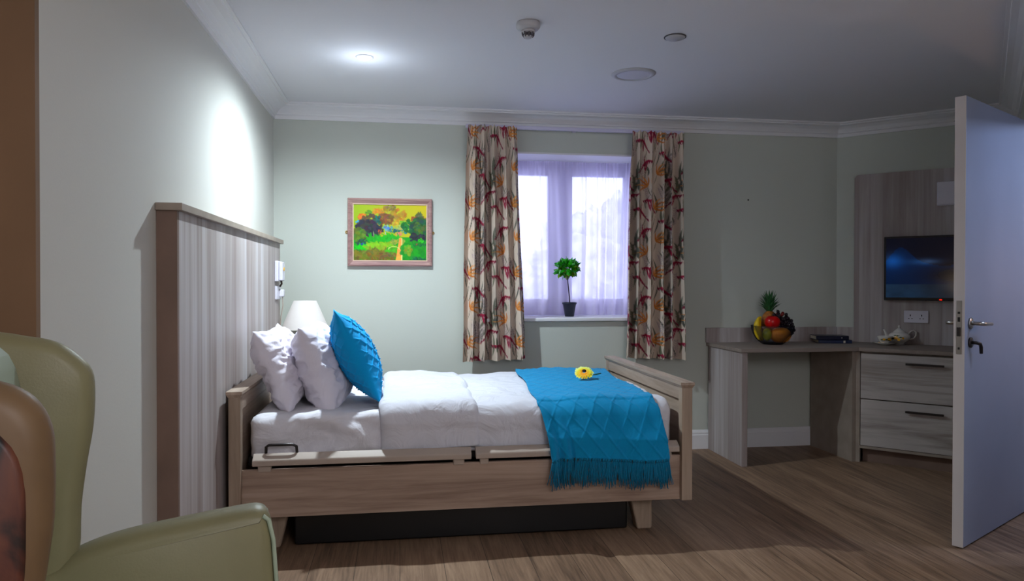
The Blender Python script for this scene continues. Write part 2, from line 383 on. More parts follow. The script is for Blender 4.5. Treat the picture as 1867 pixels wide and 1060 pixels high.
bb = sweep([(X0, 1.83), (X0, Y0), B, C, onw(-.05)], bprof)
for nm, mb in zip(('left', 'back', 'diagonal', 'right'), bb): struct('baseboard_'+nm, mb, M['trimw'])

# window
YW = 5.36
win = struct('window_1', MB().box(wx0, wx1, YW, YW+.06, wz0+.02, 1.055).box(wx0, wx1, YW, YW+.06, 2.0, wz1).box(wx0, .70, YW, YW+.06, 1.055, 2.0).box(1.103, 1.271, YW, YW+.06, 1.055, 2.0).box(1.69, wx1, YW, YW+.06, 1.055, 2.0), M['upvc'], bevel=.006)
for x0, x1 in ((.70, 1.103), (1.271, 1.69)):
    s = MB(); t = .018
    s.box(x0, x1, YW-.012, YW+.03, 1.055, 1.055+t).box(x0, x1, YW-.012, YW+.03, 2-t*.4, 2).box(x0, x0+t*.4, YW-.012, YW+.03, 1.055, 2).box(x1-t*.4, x1, YW-.012, YW+.03, 1.055, 2)
    sash = struct('sash', s, M['upvc'], win)
    struct('pane', MB().box(x0, x1, YW+.02, YW+.026, 1.06, 1.995), M['glass'], sash)
struct('window_sill', MB().box(wx0-.04, wx1+.04, Y0-.035, YW, .925, .95), M['trimw'], win, bevel=.006)
struct('reveal_lining', MB().box(wx0, wx1, Y0-.004, YW, wz1-.012, wz1).box(wx0, wx0+.012, Y0-.004, YW, .95, wz1).box(wx1-.012, wx1, Y0-.004, YW, .95, wz1), M['trimw'], win)
struct('ground', MB().box(-12, 16, 5.7, 40, -1.6, -1.5), M['ground'])

# sheer curtain
def sheer(i, j):
    z = 2.085-(2.085-.956)*j; x = .64+i*1.145
    amp = .007+.020*min(1, j*1.4)
    ph = 2*PI*(i*9+.5*math.sin(i*9)+.35*math.sin(2.1*i*7+1)+.12*math.sin(j*2.5+i*6))
    y = 5.265+amp*math.sin(ph)+.012*math.sin(i*11+j*1.5)+.003*math.sin(ph*3.3+1)*(1-.6*j)
    if z > 2.0: y += .003*math.sin(i*260)
    return (x+.008*math.sin(ph*.5+j), y, z)
o = obj('sheer_curtain', MB().grid(sheer, 420, 40), M['sheer'], None, smooth=True, origin=(1.2, 5.27, .956))
tag(o, 'white translucent net curtain gathered inside the window recess behind the potted tree', 'sheer curtain')

# ------------------------------------------------------------------ raster helpers (patterns stored as vertex colours)
class Ras:
    def __init__(s, w, h, bg, ppm, wrap=False):
        s.w, s.h, s.p, s.wrap = w, h, ppm, wrap; s.a = np.zeros((h, w, 3)); s.a[:] = np.array(bg)/255.
    def dab(s, x, y, r, c, al=1., ry=None, rot=0):
        ry = ry or r; R = max(r, ry)*s.p+1.5; cx, cy = x*s.p, y*s.p
        xs = np.arange(int(math.floor(cx-R)), int(math.ceil(cx+R))+1); ys = np.arange(int(math.floor(cy-R)), int(math.ceil(cy+R))+1)
        if not s.wrap:
            xs = xs[(xs >= 0) & (xs < s.w)]; ys = ys[(ys >= 0) & (ys < s.h)]
        if len(xs) == 0 or len(ys) == 0: return
        gx, gy = np.meshgrid(xs, ys); dx = gx-cx; dy = gy-cy; ca, sa = math.cos(rot), math.sin(rot)
        u = (dx*ca+dy*sa)/(r*s.p); v = (-dx*sa+dy*ca)/(ry*s.p)
        d = np.sqrt(u*u+v*v); k = np.clip((1-d)*min(r, ry)*s.p+.5, 0, 1)*al
        ix = gx % s.w; iy = gy % s.h; cc = np.array(c)/255.
        s.a[iy, ix] = s.a[iy, ix]*(1-k[..., None])+cc*k[..., None]
    def stroke(s, p0, p1, p2, w, c, al=1., n=None, taper=1.):
        L = math.dist(p0, p1)+math.dist(p1, p2); n = n or max(6, int(L*s.p*1.3))
        for i in range(n+1):
            t = i/n; x = (1-t)**2*p0[0]+2*t*(1-t)*p1[0]+t*t*p2[0]; y = (1-t)**2*p0[1]+2*t*(1-t)*p1[1]+t*t*p2[1]
            s.dab(x, y, max(.0005, w*(math.sin(PI*(t**.8))*taper+(1-taper))), c, al)
def curtain_tile():
    W, Hh = .50, .47; P = 420
    R = Ras(int(W*P), int(Hh*P), (204, 186, 170), P, True); r = random.Random(3)
    gg = [(92, 92, 78), (128, 120, 106), (78, 78, 70), (104, 104, 84)]; lil = (160, 140, 142)
    for k in range(44):
        x = r.uniform(0, W); y = r.uniform(0, Hh); a = r.uniform(-.7, .7); l = r.uniform(.09, .17); b = r.choice([-1, 1])*r.uniform(.015, .05)
        R.stroke((x, y), (x+a*l*.4+b, y-l*.5), (x+math.sin(a)*l, y-l), r.uniform(.0035, .0085), r.choice(gg))
    for k in range(10): # lilac ferns
        x = r.uniform(0, W); y = r.uniform(0, Hh); a = r.uniform(-.5, .5)
        R.stroke((x, y), (x+a*.05, y-.07), (x+a*.12, y-.13), .0016, lil)
        for q in range(8):
            t = q/8; px = x+a*.12*t; py = y-.13*t
            for sg in (-1, 1): R.stroke((px, py), (px+sg*.018, py-.006), (px+sg*.032*(1-t*.5), py-.024), .0026, lil)
    def spray(x, y, c, c2, sc, n, flip):
        for q in range(n):
            a = -PI/2+(q-(n-1)/2)*.50+flip*.6; l = sc*(1-.12*abs(q-(n-1)/2))
            R.stroke((x, y), (x+1.2*math.cos(a)*l*.5, y+math.sin(a)*l*.7), (x+1.9*math.cos(a+flip*.4)*l, y+1.15*math.sin(a+flip*.4)*l), .0052, c if q % 2 else c2)
        R.stroke((x, y), (x-flip*.01, y+sc*.5), (x-flip*.03, y+sc*.8), .0028, (96, 90, 74))
    O, O2 = (214, 134, 58), (190, 108, 44); K, K2 = (150, 24, 56), (122, 16, 48)
    for x, y, f in ((.03, .12, 1), (.05, .35, 1), (.43, .44, -1)): spray(x, y, O, O2, .085, 5, f)
    for x, y, f in ((.14, .24, 1), (.25, .06, -1), (.21, .42, 1), (.40, .30, -1), (.46, .10, 1), (.36, .16, 1)):
        R.stroke((x-.07*f, y-.03), (x, y-.06), (x+.075*f, y+.045), .0075, K)
        for q in range(8):
            t = q/7; px = x-.07*f+.14*f*t; py = y-.04+.07*t*t
            R.stroke((px, py), (px+.006*f, py+.010), (px+.016*f, py+.024), .0048, K2)
        R.stroke((x, y+.045), (x-.006, y-.03), (x+.018*f, y-.08), .0062, K2)
        R.stroke((x-.005, y+.04), (x-.02*f, y-.01), (x-.03*f, y-.05), .0050, K)
    return R
TILE = curtain_tile()
def set_vcol(o, cols):
    me = o.data; ca = me.color_attributes.new('Col', 'FLOAT_COLOR', 'POINT')
    c = np.asarray(cols); l = np.where(c <= .04045, c/12.92, ((c+.055)/1.055)**2.4)
    f = np.ones((len(l), 4), dtype=np.float32); f[:, :3] = l; ca.data.foreach_set('color', f.ravel())
def curtain(name, xt0, xt1, xb0, xb1, ztop, zb0, zb1, seed, label, uoff):
    nu, nv = 240, 300; r = random.Random(seed); kk = [r.uniform(-.5, .5) for _ in range(6)]
    def warp(s): return s+.022*math.sin(2*PI*(s*1.5+kk[0]))+.012*math.sin(2*PI*(s*3.3+kk[1]))
    V = []; F = []; UV = []
    ns = 5.0
    for i in range(nu):
        s = i/(nu-1)
        for j in range(nv):
            t = j/(nv-1); e = t**.8
            xa = xt0+(xt1-xt0)*s; xb = xb0+(xb1-xb0)*s; x = xa+(xb-xa)*(t**.9)
            ph = 2*PI*ns*warp(s)+kk[2]*5
            amp = (.030+.075*min(1, t*4))*(1+.25*math.sin(s*8+kk[3]*6))
            y = 4.834+amp*.95*((1+math.cos(ph))/2)**2.6+.008*math.sin(s*5+t*2.5+kk[4]*6)-.004*math.sin(ph*2+1)
            x += .0165*math.sin(ph)*min(1, .3+t*4)+.004*math.sin(t*9+s*20)*t
            if t < .06: 
                q = 1-t/.06; y += .007*math.sin(2*PI*ns*3*s)*q; 
            z = ztop+(zb0+(zb1-zb0)*s-ztop)*t
            if t < .02: z += .006*math.sin(2*PI*ns*2*s)
            V.append((x, y, z)); UV.append((s*.62+uoff+.035*math.sin(ph), 2.3-z))
    for i in range(nu-1):
        for j in range(nv-1): F.append((i*nv+j, (i+1)*nv+j, (i+1)*nv+j+1, i*nv+j+1))
    mb = MB(); mb.add(V, F)
    o = obj(name, mb, M['curtain'], None, smooth=True, origin=((xb0+xb1)/2, 4.885, zb0))
    uv = np.array(UV); px = (uv*TILE.p); x0 = np.floor(px).astype(int); fr = px-x0
    a = TILE.a; g = lambda dx, dy: a[(x0[:, 1]+dy) % TILE.h, (x0[:, 0]+dx) % TILE.w]
    c = g(0,0)*((1-fr[:,:1])*(1-fr[:,1:]))+g(1,0)*(fr[:,:1]*(1-fr[:,1:]))+g(0,1)*((1-fr[:,:1])*fr[:,1:])+g(1,1)*(fr[:,:1]*fr[:,1:])
    set_vcol(o, c); tag(o, label, 'curtain')
    return o
curtain('printed_curtain', .455, .780, .430, .850, 2.240, .662, .675, 4, 'left printed curtain beside the framed painting, floral in orange and crimson on cream', 0.0)
curtain('printed_curtain', 1.583, 1.962, 1.560, 1.985, 2.236, .672, .656, 9, 'right printed curtain, hanging on the desk side of the window above the bed foot', .23)
ct = MB().box(.44, 1.975, 4.905, 4.935, 2.238, 2.262)
rail = obj('curtain_track', ct, M['upvc'], None, origin=(1.2, 4.92, 2.25), bevel=.004); tag(rail, 'slim white curtain track under the cornice above the window', 'curtain rail')
for x in (.55, 1.2, 1.87): obj('bracket', MB().box(x-.012, x+.012, 4.93, Y0, 2.242, 2.258), M['upvc'], rail)

# ------------------------------------------------------------------ potted tree on the sill
pt = thing('potted_tree', 'small round-headed green tree in dark pot on the window sill', 'plant', (1.212, 5.15, .95))
obj('pot', MB().lathe([(0, .0), (.031, 0), (.033, .003), (.047, .086), (.052, .088), (.053, .102), (.048, .102), (.044, .088), (0, .086)], (1.212, 5.15, .951), 28), M['pot'], pt, smooth=True)
obj('soil', MB().lathe([(0, .09), (.045, .089)], (1.212, 5.15, .951), 20), M['soil'], pt)
obj('stem', MB().tube([(1.214, 5.15, 1.03), (1.211, 5.148, 1.09), (1.205, 5.15, 1.15), (1.199, 5.152, 1.21), (1.196, 5.15, 1.27)], [.0045, .0042, .004, .0038, .003], 8).tube([(1.199, 5.152, 1.21), (1.17, 5.14, 1.25), (1.15, 5.13, 1.28)], .002, 6).tube([(1.199, 5.152, 1.22), (1.23, 5.16, 1.26), (1.25, 5.15, 1.30)], .002, 6), M['stemb'], pt, smooth=True)
fl = MB(); r = random.Random(12)
for k in range(210):
    while True:
        d = Vector((r.gauss(0, 1), r.gauss(0, 1), r.gauss(0, 1))).normalized()
        break
    rad = r.uniform(.45, 1.0); c = Vector((1.193+d.x*.086*rad, 5.15+d.y*.075*rad, 1.296+d.z*.072*rad))
    L_, W_ = r.uniform(.038, .056), r.uniform(.011, .017)
    ax = (d+Vector((r.uniform(-.6, .6), r.uniform(-.6, .6), r.uniform(-.7, .5)))).normalized(); sd = ax.cross(Vector((r.uniform(-1, 1), r.uniform(-1, 1), r.uniform(-1, 1)))).normalized(); nn = ax.cross(sd)
    v = [c-ax*L_*.4, c-ax*L_*.1+sd*W_, c+ax*L_*.25+sd*W_*.75, c+ax*L_*.6-nn*.006, c+ax*L_*.25-sd*W_*.75, c-ax*L_*.1-sd*W_, c+ax*L_*.08-nn*.004]
    fl.add(v, [(0,1,6),(1,2,6),(2,3,6),(3,4,6),(4,5,6),(5,0,6)], 1 if r.random() < .28 and d.z < .4 else 0)
obj('foliage', fl, [M['leaf'], M['leaf2']], pt, smooth=True)

# ------------------------------------------------------------------ painting
def painting():
    W, Hh = .485, .385; P = 500; R = Ras(int(W*P), int(Hh*P), (190, 190, 10), P); r = random.Random(2)
    w, h = R.w, R.h; yy = np.linspace(0, 1, h)[:, None, None]; xx = np.linspace(0, 1, w)[None, :, None]
    R.a[:] = (np.array([150, 180, 6])*(1-xx)+np.array([205, 185, 8])*xx)/255.*(1-.1*yy)
    def blob(x, y, rx, ry, c, n=40, v=26, dr=.25):
        for _ in range(n):
            a = r.uniform(0, 2*PI); q = math.sqrt(r.random()); cc = tuple(max(0, min(255, k+r.uniform(-v, v))) for k in c)
            R.dab((x+math.cos(a)*q*rx)*W, (y+math.sin(a)*q*ry)*Hh, rx*W*dr*r.uniform(.6, 1.3), cc, .75, ry*Hh*dr*r.uniform(.6, 1.3), r.uniform(0, 3))
    G = (20, 160, 8)
    R.a[int(h*.58):] = np.array([16, 150, 10])/255.
    blob(.48, .13, .10, .10, (150, 130, 30)); blob(.33, .12, .09, .05, (205, 125, 10)); blob(.60, .20, .10, .14, (170, 120, 20))
    blob(.50, .05, .07, .05, (130, 110, 50)); blob(.20, .16, .05, .05, (90, 140, 20)); blob(.12, .23, .06, .06, (225, 105, 20)); blob(.06, .31, .035, .03, (10, 140, 220), 20, 8)
    blob(.42, .26, .13, .09, (120, 72, 36), 70); blob(.22, .28, .10, .10, (86, 62, 50), 50); blob(.32, .28, .05, .09, (14, 84, 74), 40)
    blob(.18, .42, .15, .13, (44, 42, 44), 120, 20); blob(.30, .45, .10, .10, (40, 40, 50), 60, 20); blob(.60, .32, .07, .08, (190, 150, 20)); blob(.66, .33, .05, .05, (110, 170, 10))
    blob(.46, .42, .07, .05, (90, 150, 170), 40, 50); blob(.55, .46, .08, .03, (10, 84, 96), 40); blob(.70, .46, .05, .05, (20, 130, 130), 40); blob(.63, .40, .08, .04, (150, 160, 90), 40)
    blob(.74, .38, .08, .11, (14, 110, 36), 70); blob(.90, .20, .06, .08, (86, 90, 60), 50); blob(.83, .25, .05, .05, (150, 80, 30)); blob(.95, .28, .06, .06, (140, 90, 40))
    blob(.90, .44, .12, .20, (22, 84, 44), 160, 26); blob(.90, .40, .08, .10, (60, 92, 30), 50); blob(.83, .60, .06, .10, (34, 34, 50), 60, 14); blob(.93, .58, .05, .06, (40, 30, 50), 40)
    blob(.62, .515, .045, .03, (220, 105, 110), 30, 20); blob(.36, .48, .03, .04, (190, 90, 40), 20)
    blob(.07, .56, .09, .13, (80, 110, 16), 90); blob(.11, .67, .09, .05, (22, 74, 60), 50); blob(.11, .70, .035, .015, (20, 60, 170), 20, 10)
    blob(.40, .60, .22, .06, (14, 160, 14), 80, 18); blob(.17, .77, .14, .05, (10, 190, 10), 60, 16); blob(.05, .84, .08, .03, (14, 80, 60), 30, 10)
    blob(.36, .76, .20, .08, (130, 175, 10), 120, 22); blob(.60, .66, .10, .05, (140, 150, 50), 50)
    blob(.25, .91, .28, .08, (110, 104, 18), 170, 26); blob(.52, .84, .09, .09, (60, 160, 10), 90, 22); blob(.45, .92, .14, .06, (104, 90, 30), 60)
    for k in range(70):
        t = k/69; R.dab((.635-.02*t)*W, (.60+.40*t)*Hh, (.018+.028*t)*W, (232, 160+r.uniform(-25, 10), 60), .8)
    for k in range(60):
        t = k/59; R.dab((.655+.0*t)*W, (.60+.40*t)*Hh, .006*W+.004*W*t, (225, 215, 130), .9)
    for k in range(20):
        a = PI*k/19; R.dab((.545+.075*math.cos(a))*W, (.79-.045*math.sin(a))*Hh, .007*W, (200, 210, 110), .8)
    blob(.83, .83, .18, .16, (10, 140, 20), 160, 18); blob(.74, .80, .05, .10, (110, 150, 20), 60); blob(.88, .97, .12, .03, (12, 90, 60), 40); blob(.92, .63, .04, .04, (40, 190, 20), 30, 10); blob(.90, .71, .10, .02, (14, 90, 50), 30, 8)
    blob(.86, .70, .012, .02, (200, 70, 60), 10, 10)
    R.stroke((.265*W, .47*Hh), (.275*W, .53*Hh), (.268*W, .59*Hh), .0018, (150, 160, 120)); R.stroke((.43*W, .48*Hh), (.432*W, .5*Hh), (.428*W, .54*Hh), .0018, (160, 200, 190))
    return R
PR = painting()
pc = Vector((-.062, Y0-.02, 1.530)); PW, PH = .558, .455
pic = thing('framed_painting', 'framed painting of a green park with trees and an orange path on the back wall', 'painting', tuple(pc+Vector((0,.02,0))))
iw, ih = .495, .385
fm = MB()
prf = [(0, 0, .0), (0, 0, .022), (.010, .010, .028), (.022, .022, .020), ((PW-iw)/2, (PH-ih)/2, .012), ((PW-iw)/2, (PH-ih)/2, 0)]
v = []; f = []
for k, (a, b, d) in enumerate(prf):
    for sx, sz in ((-1,-1),(1,-1),(1,1),(-1,1)): v.append((pc.x+sx*(PW/2-a), Y0-.002-d, pc.z+sz*(PH/2-b)))
for k in range(len(prf)-1):
    for q in range(4): f.append((k*4+q, k*4+(q+1)%4, (k+1)*4+(q+1)%4, (k+1)*4+q))
obj('frame', fm.add(v, f), M['frame'], pic)
sl = MB()
for a in ((-iw/2, iw/2, ih/2-.007, ih/2), (-iw/2, iw/2, -ih/2, -ih/2+.007)): sl.box(pc.x+a[0], pc.x+a[1], Y0-.016, Y0-.006, pc.z+a[2], pc.z+a[3])
for sx in (-1, 1): sl.box(pc.x+sx*(iw/2-.0035)-.0035, pc.x+sx*(iw/2-.0035)+.0035, Y0-.016, Y0-.006, pc.z-ih/2+.007, pc.z+ih/2-.007)
obj('inner_slip', sl, M['frame_in'], pic)
gu, gv = 200, 150
cm = MB().grid(lambda i, j: (pc.x+(i-.5)*(iw-.012), Y0-.010, pc.z+(.5-j)*(ih-.012)), gu, gv)
cv = obj('canvas', cm, M['canvas'], pic)
cols = [PR.a[min(PR.h-1, int(j/(gv-1)*(PR.h-1))), min(PR.w-1, int(i/(gu-1)*(PR.w-1)))] for i in range(gu) for j in range(gv)]
set_vcol(cv, cols)
for sx, dzz in ((-1, .0), (1, .0)):
    obj('mirror_plate', MB().lathe([(.004, -.002), (.0105, -.002), (.0105, .002), (.004, .002), (.004, -.002)], n=18, T=Matrix.Translation((pc.x+sx*(PW/2+.007), Y0-.004, pc.z-.0)) @ Matrix.Rotation(PI/2, 4, 'X')), M['brass'], pic, smooth=True)
tag(obj('wall_screw', MB().lathe([(0, -.004), (.006, -.004), (.006, .0), (0, .001)], n=12, T=Matrix.Translation((2.501, Y0-.004, 1.797)) @ Matrix.Rotation(PI/2, 4, 'X')), M['dkgrey'], None), 'tiny dark screw in the bare wall above the fruit bowl', 'screw')

# ------------------------------------------------------------------ bed-head wall panel
PXF = -.750
hp = thing('bedhead_wall_panel', 'tall grey wood wall panel behind the bed head on the left wall', 'wall panel', (X0, 3.7, 0))
obj('panel', MB().box(PXF-.018, PXF, 2.66, 4.79, .0, 1.437), M['ash_z'], hp)
obj('side_board', MB().box(X0+.001, PXF, 2.640, 2.66, 0, 1.437), M['panel_edge'], hp)
obj('side_board', MB().box(X0+.001, PXF, 4.79, 4.806, 0, 1.437), M['edge'], hp)
obj('cap', MB().box(X0+.001, PXF+.020, 2.626, 4.822, 1.437, 1.4626), M['edge'], hp, bevel=.002)
# nurse call and sockets by the far end of the panel
nc = thing('nurse_call_unit', 'white nurse call unit with yellow button, upper device on the bedhead panel', 'call unit', (PXF, 4.66, 1.265))
obj('housing', MB().box(PXF, PXF+.022, 4.60, 4.735, 1.20, 1.325), M['wplastic'], nc, bevel=.004)
obj('handset', MB().box(PXF+.022, PXF+.045, 4.62, 4.70, 1.205, 1.32), M['wplastic'], nc, bevel=.006)
obj('button', MB().lathe([(0, .005), (.010, .005), (.012, 0)], n=16, T=Matrix.Translation((PXF+.045, 4.66, 1.275)) @ Matrix.Rotation(PI/2, 4, 'Y')), M['yel'], nc)
obj('cord', MB().tube([(PXF+.03, 4.66, 1.205), (PXF+.032, 4.665, 1.185), (PXF+.02, 4.68, 1.17)], .006, 8), M['bronze'], nc, smooth=True)
sk = thing('bedhead_socket', 'white double socket below the nurse call unit with a plug in it', 'socket', (PXF, 4.68, 1.13))
obj('plate', MB().box(PXF, PXF+.012, 4.61, 4.755, 1.09, 1.172), M['wplastic'], sk, bevel=.002)
obj('plug', MB().box(PXF+.012, PXF+.04, 4.69, 4.735, 1.105, 1.15), M['wplastic'], sk, bevel=.006)
obj('cable', MB().tube([(PXF+.03, 4.71, 1.105), (PXF+.032, 4.712, 1.05), (PXF+.022, 4.70, .98), (PXF+.014, 4.72, .90), (PXF+.012, 4.72, .80), (PXF+.03, 4.74, .66)], .0035, 8), M['rail'], sk, smooth=True)

# ------------------------------------------------------------------ bedside cabinet and lamp (behind the pillows)
bc = thing('bedside_cabinet', 'low wooden bedside cabinet behind the bed head under the cream lamp', 'cabinet', (-.55, 4.77, 0))
obj('carcass', MB().box(-.745, -.36, 4.58, 4.965, .05, .60), M['bed_z'], bc, bevel=.002)
obj('top', MB().box(-.748, -.345, 4.565, 4.968, .60, .622), M['bed_x'], bc, bevel=.003)
obj('plinth', MB().box(-.735, -.375, 4.60, 4.95, 0, .05), M['panel_edge'], bc)
for z0, z1 in ((.34, .59), (.07, .33)):
    d_ = obj('drawer', MB().box(-.36, -.344, 4.59, 4.955, z0, z1), M['bed_y'], bc, bevel=.002)
    obj('handle', MB().tube([(-.344, 4.70, z1-.05), (-.325, 4.70, z1-.05), (-.325, 4.84, z1-.05), (-.344, 4.84, z1-.05)], .005, 8), M['dkgrey'], d_, smooth=True)
lx, ly = -.592, 4.775
tl = thing('table_lamp', 'cream cone shade table lamp behind the white pillows', 'lamp', (lx, ly, .622))
obj('lamp_base', MB().lathe([(0, 0), (.065, 0), (.068, .008), (.06, .018), (.02, .03), (.012, .045)], (lx, ly, .622), 32), M['bronze'], tl, smooth=True)
obj('lamp_stem', MB().lathe([(.012, .04), (.022, .07), (.024, .10), (.014, .14), (.009, .17), (.009, .26), (.014, .265), (.014, .31), (0, .31)], (lx, ly, .622), 24), M['bronze'], tl, smooth=True)
shd = obj('lamp_shade', MB().lathe([(.148, .898), (.070, 1.078), (.068, 1.078), (.146, .898), (.148, .898)], (lx, ly, 0), 64), M['shade'], tl, smooth=True)
obj('shade_carrier', MB().tube([(lx-.069, ly, 1.07), (lx+.069, ly, 1.07)], .002, 6).tube([(lx-.03, ly, 1.07), (lx-.03, ly, .88), (lx, ly, .86)], .003, 6).tube([(lx+.05, ly, 1.07), (lx+.05, ly, .885), (lx, ly, .86)], .003, 6), M['bronze'], shd)

# ------------------------------------------------------------------ bed
YN, YF, ZF = 3.253, 4.534, .726
bed = thing('profiling_bed', 'wooden care bed with panelled head and foot boards standing against the bedhead panel', 'bed', (.3, 3.9, 0))
def endboard(nm, x0, x1, outer, zb):
    # x0..x1 post thickness
    s = MB().box(x0, x1, YN, YN+.045, zb, ZF-.022).box(x0, x1, YF-.045, YF, zb, ZF-.022)
    p = obj(nm, MB().box((x0+x1)/2-.009, (x0+x1)/2+.009, YN+.03, YF-.03, zb+.02, ZF-.04), M['bed_y'], bed)
    for a, b_ in ((YN, YN+.045), (YF-.045, YF)): obj('post', MB().box(x0, x1, a, b_, zb, ZF-.022), M['bed_z'], p, bevel=.003)
    obj('upper_rail', MB().box(x0+.004, x1-.004, YN+.045, YF-.045, ZF-.085, ZF-.022), M['bed_y'], p, bevel=.002)
    obj('lower_rail', MB().box(x0+.004, x1-.004, YN+.045, YF-.045, zb+.01, zb+.08), M['bed_y'], p, bevel=.002)
    # cap with a small bevel moulding
    cp = MB(); a0, a1, c0, c1 = x0-.008, x1+.008, YN-.008, YF+.008
    cp.box(a0, a1, c0, c1, ZF-.012, ZF)
    v = [(x0,YN,ZF-.026),(x1,YN,ZF-.026),(x1,YF,ZF-.026),(x0,YF,ZF-.026),(a0,c0,ZF-.012),(a1,c0,ZF-.012),(a1,c1,ZF-.012),(a0,c1,ZF-.012)]
    cp.add(v, [(0,3,2,1),(4,5,6,7),(0,1,5,4),(1,2,6,5),(2,3,7,6),(3,0,4,7)])
    obj('cap', cp, M['bed_y'], p)
endboard('headboard', -.722, -.672, -1, .172)
endboard('footboard', 1.306, 1.358, 1, .172)
for y0, y1 in ((3.276, 3.296), (4.49, 4.51)): obj('side_panel', MB().box(-.672, 1.306, y0, y1, .173, .382), M['bed_x'], bed, bevel=.002)
def rail_piece(x0, x1):
    z0, z1 = .402, .446
    prf_ = [(3.252, z0), (3.252, .424), (3.256, .430), (3.286, .450), (3.292, .450), (3.292, z0)]
    rm = MB(); n_ = len(prf_); rm.add([(x0, y, z) for y, z in prf_]+[(x1, y, z) for y, z in prf_], [tuple(range(n_)), tuple(range(2*n_-1, n_-1, -1))]+[(k, (k+1)%n_, n_+(k+1)%n_, n_+k) for k in range(n_)])
    q = obj('side_rail', rm, M['rail'], bed, bevel=.003, seg=2)
    for x in ((x0+.02, x0+.075) if x0 < 0 else (x0+.02, x0+.06), (x1-.08, x1-.03)):
        obj('rail_bracket', MB().box(x[0], x[1], 3.272, 3.30, .372, .404), M['rail'], q, bevel=.004)
rail_piece(-.625, .318); rail_piece(.338, 1.295)
obj('mattress_platform', MB().box(-.66, 1.30, 3.36, 4.47, .385, .418), M['black'], bed)
obj('mattress_retainer', MB().tube([(-.575, 3.295, .44), (-.572, 3.286, .478), (-.56, 3.282, .487), (-.46, 3.282, .487), (-.445, 3.286, .478), (-.443, 3.295, .44)], .0065, 8), M['dkgrey'], bed, smooth=True)
obj('bed_frame', MB().box(-.60, 1.22, 3.42, 3.47, .30, .36).box(-.60, 1.22, 4.32, 4.37, .30, .36).box(-.5, -.44, 3.42, 4.37, .28, .34).box(1.0, 1.06, 3.42, 4.37, .28, .34), M['black'], bed)
obj('underbed_shade_block', MB().box(-.47, 1.09, 3.40, 4.36, .004, .27), M['black'], bed, bevel=.01)  # solid black block added to darken the space under the bed
for x in (-.56, 1.165):
    for y in (3.42, 4.36):
        lg = MB(); sg = 1 if x > 0 else -1
        lg.prism([(x-.030, -.0), (x+.042, 0), (x+.046, .02), (x+.046, .30), (x-.05, .30), (x-.062, .24), (x-.062, .14), (x-.036, .03)] if sg > 0 else [(x-.042, 0), (x+.030, 0), (x+.036, .03), (x+.062, .14), (x+.062, .24), (x+.05, .30), (x-.046, .30), (x-.046, .02)], -.035, .035, T=Matrix.Translation((0, y, 0.0)) @ Matrix.Rotation(PI/2, 4, 'X'))
        obj('leg', lg, M['bed_z'], bed, bevel=.01)

# mattress, duvet, throw share the same rounded cross-section
MYN, MYF, MZT = 3.345, 4.485, .606
def section(off, r, hang_n, hang_f, n_h=14, n_r=8, n_t=60, zt=MZT):
    yn, yf, z1 = MYN-off, MYF+off, zt+off; r = r; P = []
    for k in range(n_h): P.append((yn, z1-r-hang_n*(1-k/n_h), -1, 0))
    for k in range(n_r+1):
        a = PI-PI/2*k/n_r; P.append((yn+r+r*math.cos(a), z1-r+r*math.sin(a), math.cos(a), math.sin(a)))
    for k in range(1, n_t): P.append((yn+r+(yf-yn-2*r)*k/n_t, z1, 0, 1))
    for k in range(n_r+1):
        a = PI/2-PI/2*k/n_r; P.append((yf-r+r*math.cos(a), z1-r+r*math.sin(a), math.cos(a), math.sin(a)))
    for k in range(1, n_h+1): P.append((yf, z1-r-hang_f*k/n_h, 1, 0))
    return P
mt = MB(); sec = section(0, .045, .142, .142); nx = 150; V = []; F = []
mx0, mx1 = -.655, 1.285
for i in range(nx):
    t = i/(nx-1); x = mx0+(mx1-mx0)*t; e = min(t, 1-t)*(mx1-mx0); sh = max(0, 1-e/.05)
    for (y, z, ny, nz) in sec:
        zz = z; yy = y
        w = .016*(.4-1.8*abs(fbm(x*3.3+z*3, y*2, z*5-x*1.5)))*(1 if ny < -.3 else .4)+.004*fbm(x*9, y*4, z*12)+.006*fbm(x*14, y*3+z*16, 3)*(1 if ny < -.3 else .2)
        if ny < -.3: # sheet swags pulled down at the side
            w += .009*math.sin(x*15+2.5*math.sin(z*24+x*3))*min(1, (MZT-z)/.06+.3)
        k = 1-math.sqrt(max(0, 1-sh*sh))
        yc = (MYN+MYF)/2
        V.append((x, yy+ny*w-ny*.045*k, zz+nz*w-nz*.045*k))
ns_ = len(sec)
for i in range(nx-1):
    for j in range(ns_-1): F.append((i*ns_+j, (i+1)*ns_+j, (i+1)*ns_+j+1, i*ns_+j+1))
F.append(tuple(range(ns_))); F.append(tuple((nx-1)*ns_+j for j in range(ns_)))
for i in range(nx-1): F.append((i*ns_, i*ns_+ns_-1, (i+1)*ns_+ns_-1, (i+1)*ns_))
mt.add(V, F); tag(obj('mattress', mt, M['sheet'], None, smooth=True, origin=(.3, 3.9, .44)), 'thick mattress in a creased white fitted sheet on the bed', 'mattress')

